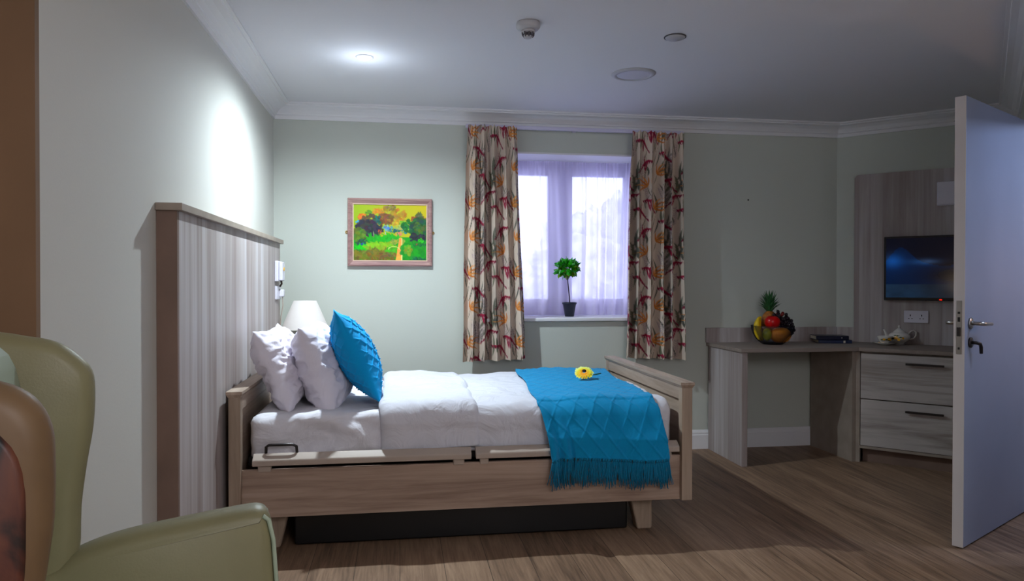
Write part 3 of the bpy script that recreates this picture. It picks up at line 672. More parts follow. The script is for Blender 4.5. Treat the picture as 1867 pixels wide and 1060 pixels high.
def cloth(name, x0, x1, off, rr, hn, hf, mat, seed, roundL=.04, roundR=.0, puff=.012, parent=None, thick=.016, nx=110, edge=0.0):
    sec = section(off, rr, hn, hf, 22, 10, 70); V = []; F = []; ns = len(sec)
    tot = [0]
    for a, b_ in zip(sec, sec[1:]): tot.append(tot[-1]+math.dist(a[:2], b_[:2]))
    for i in range(nx):
        t = i/(nx-1); t = .5-.5*math.cos(PI*t)*1.0 if False else t
        x = x0+(x1-x0)*t; dl = (x-x0); dr = (x1-x)
        dip = 0
        if roundL and dl < roundL: dip = (1-math.sqrt(max(0, 1-(1-dl/roundL)**2)))
        if roundR and dr < roundR: dip = max(dip, (1-math.sqrt(max(0, 1-(1-dr/roundR)**2))))
        for j, (y, z, ny, nz) in enumerate(sec):
            s = tot[j]
            w = puff*fbm(x*4+seed, s*3.2, seed)+.009*(.35-1.6*abs(fbm(x*3.2+s*1.5+seed, s*4-x, seed+5)))
            if ny < -.2:
                hh = max(0, min(1, (off+MZT-z)/.12)); w += .006*math.sin(x*26+seed+1.6*math.sin(x*9))*hh-.014*max(0, hh-.75)*4*.5
            if edge: x_ = x+edge*math.sin(s*7+seed)+edge*.5*math.sin(s*17)
            else: x_ = x
            d = -dip*(off-.008)
            V.append((x_, y+ny*(w+d), z+nz*(w+d)-(.008*math.sin(x*7+seed) if j < 6 else 0)))
    for i in range(nx-1):
        for j in range(ns-1): F.append((i*ns+j, (i+1)*ns+j, (i+1)*ns+j+1, i*ns+j+1))
    mb = MB(); mb.add(V, F)
    o = obj(name, mb, mat, parent, smooth=True, solid=thick, origin=None if parent else ((x0+x1)/2, 3.9, MZT+off))
    return o
du = cloth('duvet', .33, 1.272, .026, .07, .125, .12, M['duvet'], 3.1, roundL=.0, roundR=.03, puff=.010)
tag(du, 'white duvet spread from the middle to the foot of the bed under the turquoise throw', 'duvet')
cloth('turned_back_fold', -.085, .352, .046, .085, .122, .12, M['duvet'], 7.7, roundL=.05, roundR=.03, puff=.012, parent=du, edge=.006)

# throw
def throwx(s, t, y, z, side):
    a = (y-3.26)/1.25; xl = .622+.09*a; xr = 1.205-.045*math.sin(PI*min(1, max(0, a)))+.08*a
    if side: # hanging near face
        h = max(0, (.665-z)/.27); xl = .622+.058*h; xr = 1.205+.03*h
    return xl+(xr-xl)*s+.006*math.sin(t*9+s*2)
thr = MB(); sec = section(.050, .085, .185, .11, 60, 24, 250); V = []; F = []; ns = len(sec); nx = 150; tot = [0]
for a, b_ in zip(sec, sec[1:]): tot.append(tot[-1]+math.dist(a[:2], b_[:2]))
bot = []
for i in range(nx):
    s = i/(nx-1)
    for j, (y, z, ny, nz) in enumerate(sec):
        x = throwx(s, tot[j], y, z, ny < -.5 and z < .62)
        u = s*.60/.094; v_ = tot[j]/.125
        def dl(q): q = abs(q-round(q)); return q
        a, b_ = dl(u+v_), dl(u-v_)
        rdg = .0045*math.exp(-(a/.055)**2)+.0030*math.exp(-(b_/.04)**2)
        w = rdg+.009*fbm(x*5, tot[j]*3.5, 2.2)
        if ny < -.5: 
            h = max(0, (.62-z)/.2); w += .008*math.sin(x*22+1)*min(1, h)-.004
            if s < .2: w += .010*math.sin(s*60)*h
        if ny < -.5: w += .062*max(0, min(1, (.64-z)/.16))**1.2
        V.append((x, y+ny*w, z+nz*w+(.010*math.sin(s*5+.5)-.004)*(1 if j < 40 else max(0, 1-(j-40)/30.))))
    bot.append(V[-ns])
for i in range(nx-1):
    for j in range(ns-1): F.append((i*ns+j, (i+1)*ns+j, (i+1)*ns+j+1, i*ns+j+1))
thr.add(V, F)
throw = obj('throw_blanket', thr, M['teal'], None, smooth=True, solid=.007, origin=(.93, 3.9, .66))
tag(throw, 'turquoise diamond-knit throw blanket draped across the foot end of the bed', 'blanket')
r = random.Random(4)
for k in range(46):
    s = (k+.5)/46; bi = bot[int(s*(nx-1))]; tm = MB(); x, y, z = bi[0], bi[1], bi[2]
    tm.sphere((x, y-.002, z-.004), (.0065, .006, .008), 8, 6)
    L_ = r.uniform(.105, .135)*(1.12 if s < .09 else 1)*(1 if not (.5 < s < .58) else .9)
    for q in range(7):
        dx = (q-3)*.0026+r.uniform(-.001, .001); dy = r.uniform(-.004, .004); ex = dx*1.7+r.uniform(-.007, .007)
        l = L_*r.uniform(.86, 1.05)
        tm.tube([(x+dx*.3, y+dy*.3, z), (x+dx, y+dy-.003, z-l*.3), (x+dx*1.2+ex*.3, y+dy-.001+r.uniform(-.002, .002), z-l*.65), (x+ex+dx, y+dy, z-l)], [.0022, .0024, .0022, .0014], 5)
    obj('tassel', tm, M['teal_f'], throw, smooth=True)

# gerbera on the throw
def petal_mat():
    m, nt, b = new_mat('gerbera_petal'); L = nt.links.new; tc = N(nt, 'ShaderNodeTexCoord'); ln = N(nt, 'ShaderNodeVectorMath', operation='LENGTH'); L(tc.outputs['Object'], ln.inputs[0])
    r_ = N(nt, 'ShaderNodeValToRGB'); e = r_.color_ramp.elements; mr = N(nt, 'ShaderNodeMapRange'); mr.inputs['From Max'].default_value = .058; L(ln.outputs['Value'], mr.inputs['Value']); L(mr.outputs[0], r_.inputs[0])
    e[0].position = .15; e[0].color = rgba((250, 120, 60)); e[1].position = 1; e[1].color = rgba((225, 240, 130)); k = e.new(.5); k.color = rgba((255, 150, 10)); k = e.new(.75); k.color = rgba((235, 215, 20))
    L(r_.outputs[0], b.inputs['Base Color']); b.inputs['Roughness'].default_value = .6; return m
M['pet'] = petal_mat()
fp = Vector((1.0, 3.90, .678))
fw = thing('gerbera_flower', 'yellow and orange gerbera with a dark centre lying on the turquoise throw', 'flower', tuple(fp), 0)
TT = Matrix.Translation(fp+Vector((0, 0, .012))) @ Matrix.Rotation(math.radians(32), 4, 'X') @ Matrix.Rotation(math.radians(-8), 4, 'Y')
pe = MB()
for ring, (rad, n_, lift) in enumerate(((.056, 22, 0), (.046, 18, .005), (.030, 16, .009))):
    for k in range(n_):
        a = 2*PI*(k+.5*ring)/n_+random.uniform(-.05, .05); R_ = rad*random.uniform(.92, 1.05); w = rad*.15
        ca, sa = math.cos(a), math.sin(a)
        pts = [(.008, -w*.4, lift*.4), (.6*R_, -w, lift+.003), (R_*.93, -w*.6, lift), (R_, 0, lift-.002), (R_*.93, w*.6, lift), (.6*R_, w, lift+.003), (.008, w*.4, lift*.4), (.55*R_, 0, lift+.0045)]
        v = [(p[0]*ca-p[1]*sa, p[0]*sa+p[1]*ca, p[2]) for p in pts]
        pe.add(v, [(0,1,7),(1,2,7),(2,3,7),(3,4,7),(4,5,7),(5,6,7),(6,0,7)])
pe.v = [tuple((Matrix.Rotation(math.radians(32), 4, 'X') @ Matrix.Rotation(math.radians(-8), 4, 'Y') @ Vector(p))+Vector((0,0,.022))) for p in pe.v]
obj('petals', pe, M['pet'], fw, local=True, smooth=True)
ce = MB(); ce.sphere((0,0,0), (.011, .011, .006), 14, 8); ce.v = [tuple((Matrix.Rotation(math.radians(32), 4, 'X') @ Vector(p))+Vector((.0,-.006,.033))) for p in ce.v]
obj('centre', ce, M['soil'], fw, local=True, smooth=True)
obj('stem', MB().tube([(.01, .01, .012), (.05, .012, .006), (.075, .02, .008), (.105, .035, .012)], [.003, .003, .0035, .0035], 8), plain('flower_stem', (20, 84, 50), .5), fw, local=True, smooth=True)

# ------------------------------------------------------------------ pillows
def pillow(name, W, Hh, T, center, uax, vax, mat, label, cat, seed, quilt=False, n=80):
    if quilt: n = 170
    u_ = Vector(uax).normalized(); v_ = Vector(vax).normalized(); n_ = u_.cross(v_).normalized(); v_ = n_.cross(u_); c = Vector(center); mb = MB()
    def f(u, v, sg):
        pin = .10
        x = W/2*u*(1-pin*(1-v*v)); y = Hh/2*v*(1-pin*(1-u*u))
        e = max(0, (1-abs(u)**2.6))**.55*(max(0, (1-abs(v)**(2.6 if v > 0 else 4.5)))**.55 if not quilt else max(0, (1-abs(v)**2.1))**.75)
        z = sg*T/2*e
        w = .010*fbm(u*2+seed, v*2.4, seed+sg)
        if not quilt:
            q1 = fbm(u*2.2+v*1.6+seed, v*2.0-u, sg*3+seed); q2 = fbm(u*4-v*2+seed, v*3.5+u*2, sg*5+seed)
            w += .017*(.5-abs(q1)*2.2)+.005*(.5-abs(q2)*2.2)
        # radiating puckers from the edges
        an = math.atan2(v, u); w += (.0045 if not quilt else .0015)*math.sin(an*17+seed)*max(0, max(abs(u), abs(v))-.45)
        if quilt:
            a = u*W/.13+v*Hh/.13; b_ = u*W/.13-v*Hh/.13; q = lambda t: math.exp(-((abs(t-round(t)))/.06)**2)
            w = w*.4+.0065*(q(a)+q(b_))*min(1, e*3)
        z += sg*w*min(1, e*2.2)
        y += .012*fbm(u*3+seed, v, 2)*(1-abs(v)*.5)
        return tuple(c+u_*x+v_*y+n_*z)
    for sg in (-1, 1): mb.grid(lambda a, b_: f(-math.cos(PI*a) if False else (2*a-1), (2*b_-1), sg), n, n)
    o = obj(name, mb, mat, None, smooth=True, origin=tuple(c))
    bm = bmesh.new(); bm.from_mesh(o.data); bmesh.ops.remove_doubles(bm, verts=bm.verts, dist=.0008); bmesh.ops.recalc_face_normals(bm, faces=bm.faces); bm.to_mesh(o.data); bm.free()
    for p in o.data.polygons: p.use_smooth = True
    tag(o, label, cat); return o
pillow('pillow', .62, .41, .19, (-.568, 3.735, .785), (.02, 1, 0), (-.40, 0, .92), M['pillow'], 'white pillow leaning nearest to the headboard, furthest left', 'pillow', 1.3)
pillow('pillow', .62, .44, .22, (-.375, 3.745, .782), (.03, 1, .0), (-.34, 0, .94), M['pillow'], 'white pillow in the middle, directly behind the turquoise cushion', 'pillow', 6.1)
pillow('cushion', .44, .49, .18, (-.210, 3.65, .840), (-.09, 1, -.03), (-.44, 0, .90), M['teal_c'], 'turquoise quilted cushion with diamond stitching leaning on the white pillows', 'cushion', 3.7, True)

# ------------------------------------------------------------------ desk corner
WT, WB = .7665, .7415
K = (3.015, 4.447); rt = onw(-.62, -.002)
f2 = (3.62, 3.842)
def dpt(s, off): # along the diagonal wall s from corner B, off into room
    return (B[0]+.7071*s-.7071*off, B[1]-.7071*s-.7071*off)
wt = thing('corner_worktop', 'angled grey wood worktop running from the desk across to the drawer unit', 'worktop', (3.0, 4.7, WB))
obj('surface', MB().prism([(2.182, Y0-.001), (2.182, 4.437), (3.013, 4.437), (3.617, 3.833), (3.94, 4.20), B, (3.2, Y0-.001)][::-1] and [(2.182, 4.437), (3.013, 4.437), (3.617, 3.833), (3.955, 4.215), (3.1995, 4.9875), (2.182, 4.9875)], WB, WT), M['ash_top'], wt, bevel=.002)
up = MB().box(2.176, 3.195, Y0-.022, Y0-.002, WT, .871)
obj('upstand', up, M['ash_z'], wt)
obj('upstand', MB().prism([dpt(.012, .022), dpt(.125, .022), dpt(.125, .002), dpt(-.008, .002)], WT, .871), M['ash_z'], wt)
dp = tag(obj('desk_end_panel', MB().box(2.192, 2.232, 4.447, Y0-.02, 0, WB), [M['ash_z']], None, origin=(2.21, 4.7, 0), bevel=.002), 'upright grey wood end panel holding up the left end of the worktop', 'desk panel')
du_ = thing('drawer_unit', 'grey wood two-drawer unit set diagonally under the worktop below the television', 'drawers', (3.3, 4.5, 0))
obj('side_panel', MB().box(2.985, 3.013, 4.468, Y0-.02, 0, WB), M['edge'], du_, bevel=.001)
n45 = Vector((-.7071, -.7071)); t45 = Vector((.7071, -.7071)); Kv = Vector((3.022, 4.460))
def dq(s, off): p = Kv+t45*s+n45*off; return (p.x, p.y)
obj('carcass', MB().prism([dq(.012, -.03), dq(.845, -.03), dq(.845, -.44), dq(.20, -.44)], .098, WB-.002), M['edge'], du_)
obj('front_stile', MB().prism([dq(0.003, 0), dq(.012, 0), dq(.012, -.03), (3.013, 4.48), (3.013, 4.469)], 0, WB-.001), M['edge'], du_)
obj('bottom_board', MB().prism([dq(.012, -.001), dq(.845, -.001), dq(.845, -.03), dq(.012, -.03)], .095, .112), M['edge'], du_)
obj('plinth', MB().prism([dq(.02, -.055), dq(.845, -.055), dq(.845, -.075), dq(.02, -.075)], 0, .096), M['panel_edge'], du_)
def diag_obj(name, s0, s1, o0, o1, z0, z1, mat, par, bevel=0):
    # built in a frame turned 45 degrees so that the wood grain runs along the front
    e = bpy.data.objects.new(name, None)
    me = MB().box(s0, s1, -o1, -o0, z0, z1)
    o = obj(name, me, mat, None, bevel=bevel); o.parent = par
    W_ = Matrix.Translation((Kv.x, Kv.y, 0)) @ Matrix.Rotation(-PI/4, 4, 'Z')
    o.matrix_local = world_of(par).inverted() @ W_
    bpy.data.objects.remove(e); return o
for z0, z1, hz in ((.428, .726, .674), (.115, .421, .367)):
    dr = diag_obj('drawer', .016, .842, -.024, 0, z0, z1, M['ash_diag'], du_, .0015)
    hb = MB(); 
    for s in (.30, .485): hb.box(s-.005, s+.005, -.03, .002, hz-.004, hz+.004)
    hb.box(.285, .50, -.036, -.026, hz-.007, hz+.007)
    h_ = obj('handle', hb, M['dkgrey'], None, bevel=.0015); h_.parent = dr

# wall panel behind the television
wdg = Matrix.Translation((B[0], B[1], 0)) @ Matrix.Rotation(-PI/4, 4, 'Z')
def dthing(name, label, cat, s, off, z):
    p = dpt(s, off); o = thing(name, label, cat, (p[0], p[1], z), -PI/4); return o
def dobj(name, mb, mat, par, **kw): # mb in frame: x along wall, y = -off, z
    mb.v = [tuple(wdg @ Vector(p)) for p in mb.v]; return obj(name, mb, mat, par, **kw)
tp = dthing('tv_wall_panel', 'grey wood back panel with rounded corner on the diagonal wall behind the television', 'wall panel', .58, 0, WT)
rc = [(.126, WT+.001), (1.055, WT+.001), (1.055, 1.978)]+[(.126+.03-.03*math.sin(a), 1.978-.03+.03*math.cos(a)) for a in [PI/2*k/6 for k in range(7)]]
pm = MB(); n = len(rc); v = [(x, -.002, z) for x, z in rc]+[(x, -.030, z) for x, z in rc]
pm.add(v, [tuple(range(n)), tuple(range(2*n-1, n-1, -1))]+[(i, (i+1)%n, n+(i+1)%n, n+i) for i in range(n)])
dobj('board', pm, M['ash_z'], tp)
tv = dthing('television', 'black flat television with a dark blue patterned screen on the wood panel', 'television', .70, .05, 1.08)
x0, x1, z0, z1 = .330, 1.045, 1.074, 1.520
dobj('casing', MB().box(x0, x1, -.078, -.045, z0, z1), M['black'], tv, bevel=.004)
dobj('wall_bracket', MB().box(.55, .85, -.047, -.031, 1.18, 1.42), M['dkgrey'], tv)
def tvcol(u, v):
    c = np.array([16, 22, 40.]); 
    w = .5+.5*fbm(u*6, v*6, 1)
    ridge = .42-.22*math.exp(-((u-.13)/.11)**2)-.05*math.sin(u*9)
    if v > ridge: c = np.array([4, 34, 74])*(1.2-.6*abs(v-.5))
    c = c+np.array([60, 95, 130])*math.exp(-(((u-.36)/.14)**2+((v-.40)/.05)**2))*(.6+w*.6)
    c = c+np.array([18, 60, 110])*math.exp(-(((u-.06)/.10)**2+((v-.38)/.12)**2))
    if v > .78: c = np.array([34, 62, 92])*(1.1-.5*u)*(.8+.3*w)
    c = c*(1-.75*math.exp(-(((u-.62)/.25)**2+((v-.62)/.14)**2))); return np.clip(c*(1-.25*u), 2, 255)/255.
gu, gv = 120, 70
sm = MB().grid(lambda i, j: (x0+.014+(x1-x0-.028)*i, -.0785, z1-.014-(z1-z0-.034)*j), gu, gv)
so = dobj('screen', sm, M['screen'], tv); set_vcol(so, [tvcol(i/(gu-1), j/(gv-1)) for i in range(gu) for j in range(gv)])
dobj('standby_light', MB().box(.672, .686, -.080, -.078, 1.078, 1.084), M['led'], tv)
def dsock(name, label, s0, s1, z0, z1, off):
    s_ = dthing(name, label, 'socket', (s0+s1)/2, .03, (z0+z1)/2)
    dobj('plate', MB().box(s0, s1, -off-.010, -off, z0, z1), M['wplastic'], s_, bevel=.002)
    for c in (s0+(s1-s0)*.27, s0+(s1-s0)*.73):
        h = MB().box(c-.003, c+.003, -off-.0108, -off-.009, (z0+z1)/2+.003, (z0+z1)/2+.015)
        for d in (-.010, .010): h.box(c+d-.004, c+d+.004, -off-.0108, -off-.009, (z0+z1)/2-.016, (z0+z1)/2-.011)
        dobj('pin_holes', h, M['black'], s_)
        dobj('switch', MB().box(c-.004, c+.004, -off-.013, -off-.009, z1-.02, z1-.006), M['wplastic'], s_)
    return s_
dsock('wall_socket', 'white double power socket on the wood panel above the teapot', .452, .602, .918, 1.003, .030)
bx = dthing('control_box', 'white wall control box with cover flap high on the wood panel beside the door', 'control box', .72, .03, 1.80)
dobj('housing', MB().box(.650, .800, -.062, -.030, 1.722, 1.884), M['wplastic'], bx, bevel=.006)
dobj('cover', MB().box(.655, .795, -.068, -.062, 1.728, 1.81), M['wplastic'], bx, bevel=.003)

# ------------------------------------------------------------------ things on the worktop
bcx, bcy = 2.575, 4.765
bp_ = [(0, .006), (.060, .006), (.078, .014), (.108, .040), (.128, .075), (.139, .110), (.142, .130), (.144, .131), (.146, .130), (.143, .108), (.132, .073), (.112, .038), (.082, .010), (.066, 0), (0, 0)]
tag(obj('fruit_bowl', MB().lathe(bp_, (0,0,0), 48), M['glass_dark'], None, smooth=True, origin=(0,0,0), local=True), 'dark glass bowl full of fruit on the worktop', 'bowl').location = (bcx, bcy, WT+.0005)
def fruit_fn(a, b_, c_):
    return lambda p: Vector((p.x*(1+a*abs(p.z)**3), p.y, p.z*(1-b_*math.exp(-(p.x**2+p.y**2)*14))))
org = thing('orange', 'big orange at the front bottom of the fruit bowl', 'fruit', (bcx+.028, bcy-.050, WT+.06))
obj('peel', MB().sphere((bcx+.036, bcy-.042, WT+.066), (.074, .062, .056), 28, 18, fn=fruit_fn(0, .06, 0)), M['orange'], org, smooth=True)
obj('stalk', MB().sphere((bcx+.036, bcy-.042, WT+.118), .004, 8, 6), M['stemb'], org)
ap = thing('apple', 'shiny red apple on top of the orange beside the banana', 'fruit', (bcx-.045, bcy-.045, WT+.145))
obj('skin', MB().sphere((bcx-.036, bcy-.062, WT+.158), (.053, .050, .048), 28, 18, fn=fruit_fn(0, .25, 0)), M['apple'], ap, smooth=True)
obj('stalk', MB().tube([(bcx-.036, bcy-.062, WT+.194), (bcx-.033, bcy-.062, WT+.216)], .0018, 6), M['stemb'], ap)
def banana(pts, rr, label, z):
    o = obj('banana', MB().tube(pts, rr, 10), M['banana'], None, smooth=True, origin=pts[0]); return tag(o, label, 'fruit')
bpz = []
for k in range(12):
    t = k/11; a = -1.25+2.1*t; bpz.append((bcx-.055-.065*math.cos(a), bcy-.01+.01*t, WT+.12+.095*math.sin(a)))
banana(bpz, [.006, .014, .019, .022, .023, .023, .023, .022, .020, .016, .010, .006], 'outer yellow banana curving up at the left rim of the fruit bowl', 0)
banana([(p[0]+.026, p[1]+.03, p[2]+.0) for p in bpz[1:]], [.008, .014, .018, .020, .021, .021, .020, .019, .016, .010, .006], 'inner yellow banana between the outer banana and the pineapple', 0)
mg = thing('mango', 'green and yellow mango low at the left side of the fruit bowl', 'fruit', (bcx-.07, bcy-.03, WT+.06))
obj('skin', MB().sphere((bcx-.060, bcy-.035, WT+.070), (.030, .034, .044), 20, 14, fn=lambda p: Vector((p.x*(1+.15*p.z), p.y, p.z))), M['mango'], mg, smooth=True)
gr = thing('grape_bunch', 'large bunch of black and dark red grapes at the right of the fruit bowl', 'grapes', (bcx+.08, bcy-.01, WT+.1))
r = random.Random(8); gm = MB(); g2 = MB()
for k in range(150):
    t = r.random(); c = Vector((bcx+.035+.075*t, bcy-.02, WT+.205-.06*t-.03*r.random())); d = Vector((r.gauss(0, 1), r.gauss(0, 1), r.gauss(0, 1))).normalized()
    R_ = .046 if t < .7 else .038; p = c+Vector((d.x*R_, d.y*R_*.9, d.z*R_*1.1-.012))
    (g2 if (p.z > WT+.205 and r.random() < .6) else gm).sphere(tuple(p), (.0115, .0115, .012), 10, 7)
obj('grapes', gm, M['grape'], gr, smooth=True)['kind'] = 'stuff'
obj('red_grapes', g2, M['grape_red'], gr, smooth=True)['kind'] = 'stuff'
obj('stalk', MB().tube([(bcx+.03, bcy, WT+.24), (bcx+.05, bcy-.005, WT+.20), (bcx+.10, bcy-.01, WT+.15)], .003, 6), M['stemb'], gr)
pn = thing('pineapple', 'pineapple with spiky green crown standing at the back of the fruit bowl', 'pineapple', (bcx, bcy+.03, WT+.03))
obj('fruit_body', MB().sphere((bcx-.005, bcy+.035, WT+.140), (.058, .056, .095), 28, 20, fn=lambda p: Vector((p.x*(1+.035*math.sin(14*math.atan2(p.y, p.x)+9*p.z)), p.y*(1+.035*math.sin(14*math.atan2(p.y, p.x)-9*p.z)), p.z))), M['pine'], pn, smooth=True)
cr = MB(); r = random.Random(5)
for k in range(46):
    lv = k/45; a = k*2.399; L_ = .062+.062*lv+r.uniform(-.008, .008); sp = (1-lv)*.95+.12; bz = WT+.225+.045*lv; w = .0095
    d = Vector((math.cos(a), math.sin(a), 0)); sd = Vector((-d.y, d.x, 0)); base = Vector((bcx-.005, bcy+.035, bz))+d*.012
    p1 = base+d*L_*.45*sp+Vector((0,0,L_*.55)); p2 = base+d*L_*1.0*sp+Vector((0,0,L_*(1.0-.25*sp)))
    cr.add([base+sd*w, base-sd*w, p1-sd*w*.8, p1+sd*w*.8, p2, base+d*.005, p1+d*.004-Vector((0,0,.003))], [(0,5,6,3),(5,1,2,6),(3,6,4),(6,2,4)])
obj('leaf_crown', cr, M['pineleaf'], pn, smooth=False)
# books
def book(label, cx, cy, z, w, d, h, rz, m, sl=.0):
    b_ = thing('book', label, 'book', (cx, cy, z), rz)
    obj('cover', MB().box(-w/2, w/2, -d/2, d/2, 0, .003).box(-w/2, w/2, -d/2, d/2, h-.003, h).box(-w/2, -w/2+.004, -d/2, d/2, .003, h-.003), m, b_, local=True, bevel=.001)
    obj('pages', MB().box(-w/2+.004, w/2-.004, -d/2+.004, d/2-.004, .003, h-.003), M['paper'], b_, local=True)
def book2(label, cx, cy, z, w, d, h, rz, m, soft):
    b_ = thing('book', label, 'book', (cx, cy, z), rz)
    # spine faces the camera (-y side)
    cvm = MB().box(-w/2, w/2, -d/2, d/2, 0, .003).box(-w/2, w/2, -d/2, d/2, h-.003, h).box(-w/2, w/2, -d/2, -d/2+.004, .003, h-.003)
    obj('cover', cvm, m, b_, local=True, bevel=.0012)
    obj('pages', MB().box(-w/2+.004, w/2-.004, -d/2+.004, d/2-.004, .003, h-.003), M['paper'], b_, local=True)
    return b_
b1 = book2('blue covered book with pale page edges at the bottom of the book pile', 3.070, 4.835, WT+.0005, .225, .16, .024, math.radians(-17), M['book2'], 0)
obj('spine_mark', MB().box(.055, .068, -.0815, -.0795, .004, .020), M['paper'], b1, local=True)
b2 = book2('dark navy book lying on top of the blue book', 3.045, 4.832, WT+.0255, .222, .155, .028, math.radians(-15), M['book'], 0)
obj('spine_mark', MB().box(.06, .066, -.079, -.077, .012, .018), M['paper'], b2, local=True)

# tea set
def china_flowers(par, c, pts):
    mb = MB()
    for (x, y, z, nx_, ny_, s, mi) in pts:
        s = s*1.45
        n_ = Vector((nx_, ny_, .25)).normalized(); a_ = n_.cross(Vector((0,0,1))).normalized(); b_ = n_.cross(a_)
        P = Vector((x, y, z))
        if mi == 0:
            v = [P+n_*.0015]
            for k in range(10): an = 2*PI*k/10; rr = s*(1 if k % 2 else .6); v.append(P+a_*rr*math.cos(an)+b_*rr*math.sin(an)+n_*.001)
            mb.add(v, [(0, 1+k, 1+(k+1)%10) for k in range(10)], 0)
        else:
            mb.add([P-a_*s+n_*.001, P+b_*s*.35+n_*.002, P+a_*s+n_*.001, P-b_*s*.35+n_*.002], [(0,1,2,3)], 1)
    return obj('painted_flowers', mb, [M['yel'], M['grn']], par)
tx, ty = 3.425, 4.600
tpot = thing('teapot', 'white china teapot with painted yellow flowers under the wall socket', 'teapot', (tx, ty, WT))
prof_t = [(0, .012), (.030, .012), (.032, 0), (.036, 0), (.034, .014), (.058, .030), (.070, .050), (.068, .068), (.052, .082), (.036, .088), (0, .088)]
obj('body', MB().lathe(prof_t, (tx, ty, WT+.0005), 36), M['china'], tpot, smooth=True)
ld = obj('lid', MB().lathe([(.040, .086), (.036, .092), (.018, .108), (.008, .116), (0, .117)], (tx, ty, WT), 30), M['china'], tpot, smooth=True)
obj('finial', MB().sphere((tx, ty, WT+.126), (.007, .007, .010), 12, 8), M['china'], ld, smooth=True)
vdir = Vector((.985, -.17, 0)).normalized()   # left-right across the view
def vp(a, z, dpt_=0): return (tx+vdir.x*a, ty+vdir.y*a+dpt_, WT+z)
obj('spout', MB().tube([vp(-.055, .045), vp(-.078, .052), vp(-.088, .070), vp(-.096, .096), vp(-.106, .108)], [.016, .013, .009, .007, .006], 12), M['china'], tpot, smooth=True)
obj('handle', MB().tube([vp(.060, .070), vp(.080, .092), vp(.100, .100), vp(.116, .088), vp(.116, .064), vp(.100, .044), vp(.080, .038), vp(.062, .042)], .0050, 10), M['china'], tpot, smooth=True)
fpt = []
for a, z, s, mi in ((-.35, .052, .011, 0), (-.1, .040, .009, 0), (.25, .050, .007, 0), (-.6, .045, .012, 1), (-.2, .066, .010, 1), (.05, .055, .010, 1), (-.45, .068, .008, 1), (.35, .060, .008, 1)):
    an = -PI/2-.55+a; rr = .0712 if z < .06 else .067; fpt.append((tx+math.cos(an)*rr, ty+math.sin(an)*rr, WT+z, math.cos(an), math.sin(an), s, mi))
china_flowers(tpot, None, fpt)
cx_, cy_ = 3.305, 4.585
sc_ = thing('saucer', 'white china saucer with yellow flowers under the teacup', 'saucer', (cx_, cy_, WT))
obj('dish', MB().lathe([(0, .004), (.028, .004), (.030, 0), (.034, 0), (.046, .006), (.072, .018), (.073, .020), (.045, .010), (0, .008)], (cx_, cy_, WT+.0005), 36), M['china'], sc_, smooth=True)
fpt = []
for a, s, mi in ((-.9, .013, 0), (-.5, .010, 0), (-.2, .010, 1), (-1.2, .010, 1), (-.7, .009, 1), (.2, .010, 1)):
    an = -PI/2-.3+a; fpt.append((cx_+math.cos(an)*.058, cy_+math.sin(an)*.058, WT+.0175, 0.05*math.cos(an), .05*math.sin(an), s, mi))
fm_ = MB()
for (x, y, z, q1, q2, s, mi) in fpt:
    if mi == 0:
        v = [(x, y, z+.006)]+[(x+s*(1 if k % 2 else .6)*math.cos(k*PI/5), y+s*(1 if k % 2 else .6)*math.sin(k*PI/5), z+.004) for k in range(10)]
        fm_.add(v, [(0, 1+k, 1+(k+1)%10) for k in range(10)], 0)
    else: fm_.add([(x-s, y, z+.002), (x, y-s*.4, z+.004), (x+s, y, z+.003), (x, y+s*.4, z+.004)], [(0,1,2,3)], 1)
obj('painted_flowers', fm_, [M['yel'], M['grn']], sc_)
cp = thing('teacup', 'white china teacup with painted flowers on the saucer left of the teapot', 'cup', (cx_, cy_, WT+.01))
obj('bowl', MB().lathe([(0, .014), (.018, .013), (.020, .009), (.022, .009), (.022, .014), (.036, .028), (.046, .052), (.050, .062), (.0485, .062), (.043, .050), (.030, .026), (0, .018)], (cx_, cy_, WT+.001), 32), M['china'], cp, smooth=True)
obj('handle', MB().tube([(cx_+.044, cy_-.008, WT+.054), (cx_+.060, cy_-.012, WT+.056), (cx_+.066, cy_-.012, WT+.044), (cx_+.054, cy_-.010, WT+.032), (cx_+.038, cy_-.006, WT+.032)], .003, 8), M['china'], cp, smooth=True)
fpt = []
for a, z, s, mi in ((.3, .046, .010, 0), (.7, .040, .008, 0), (0, .040, .010, 1), (.5, .034, .010, 1), (-.4, .044, .008, 0), (-.7, .040, .009, 1), (.9, .048, .008, 1)):
    an = -PI/2-.3+a; rr = .034+(z-.03)*.56+.002; fpt.append((cx_+math.cos(an)*rr, cy_+math.sin(an)*rr, WT+z, math.cos(an), math.sin(an), s, mi))
china_flowers(cp, None, fpt)

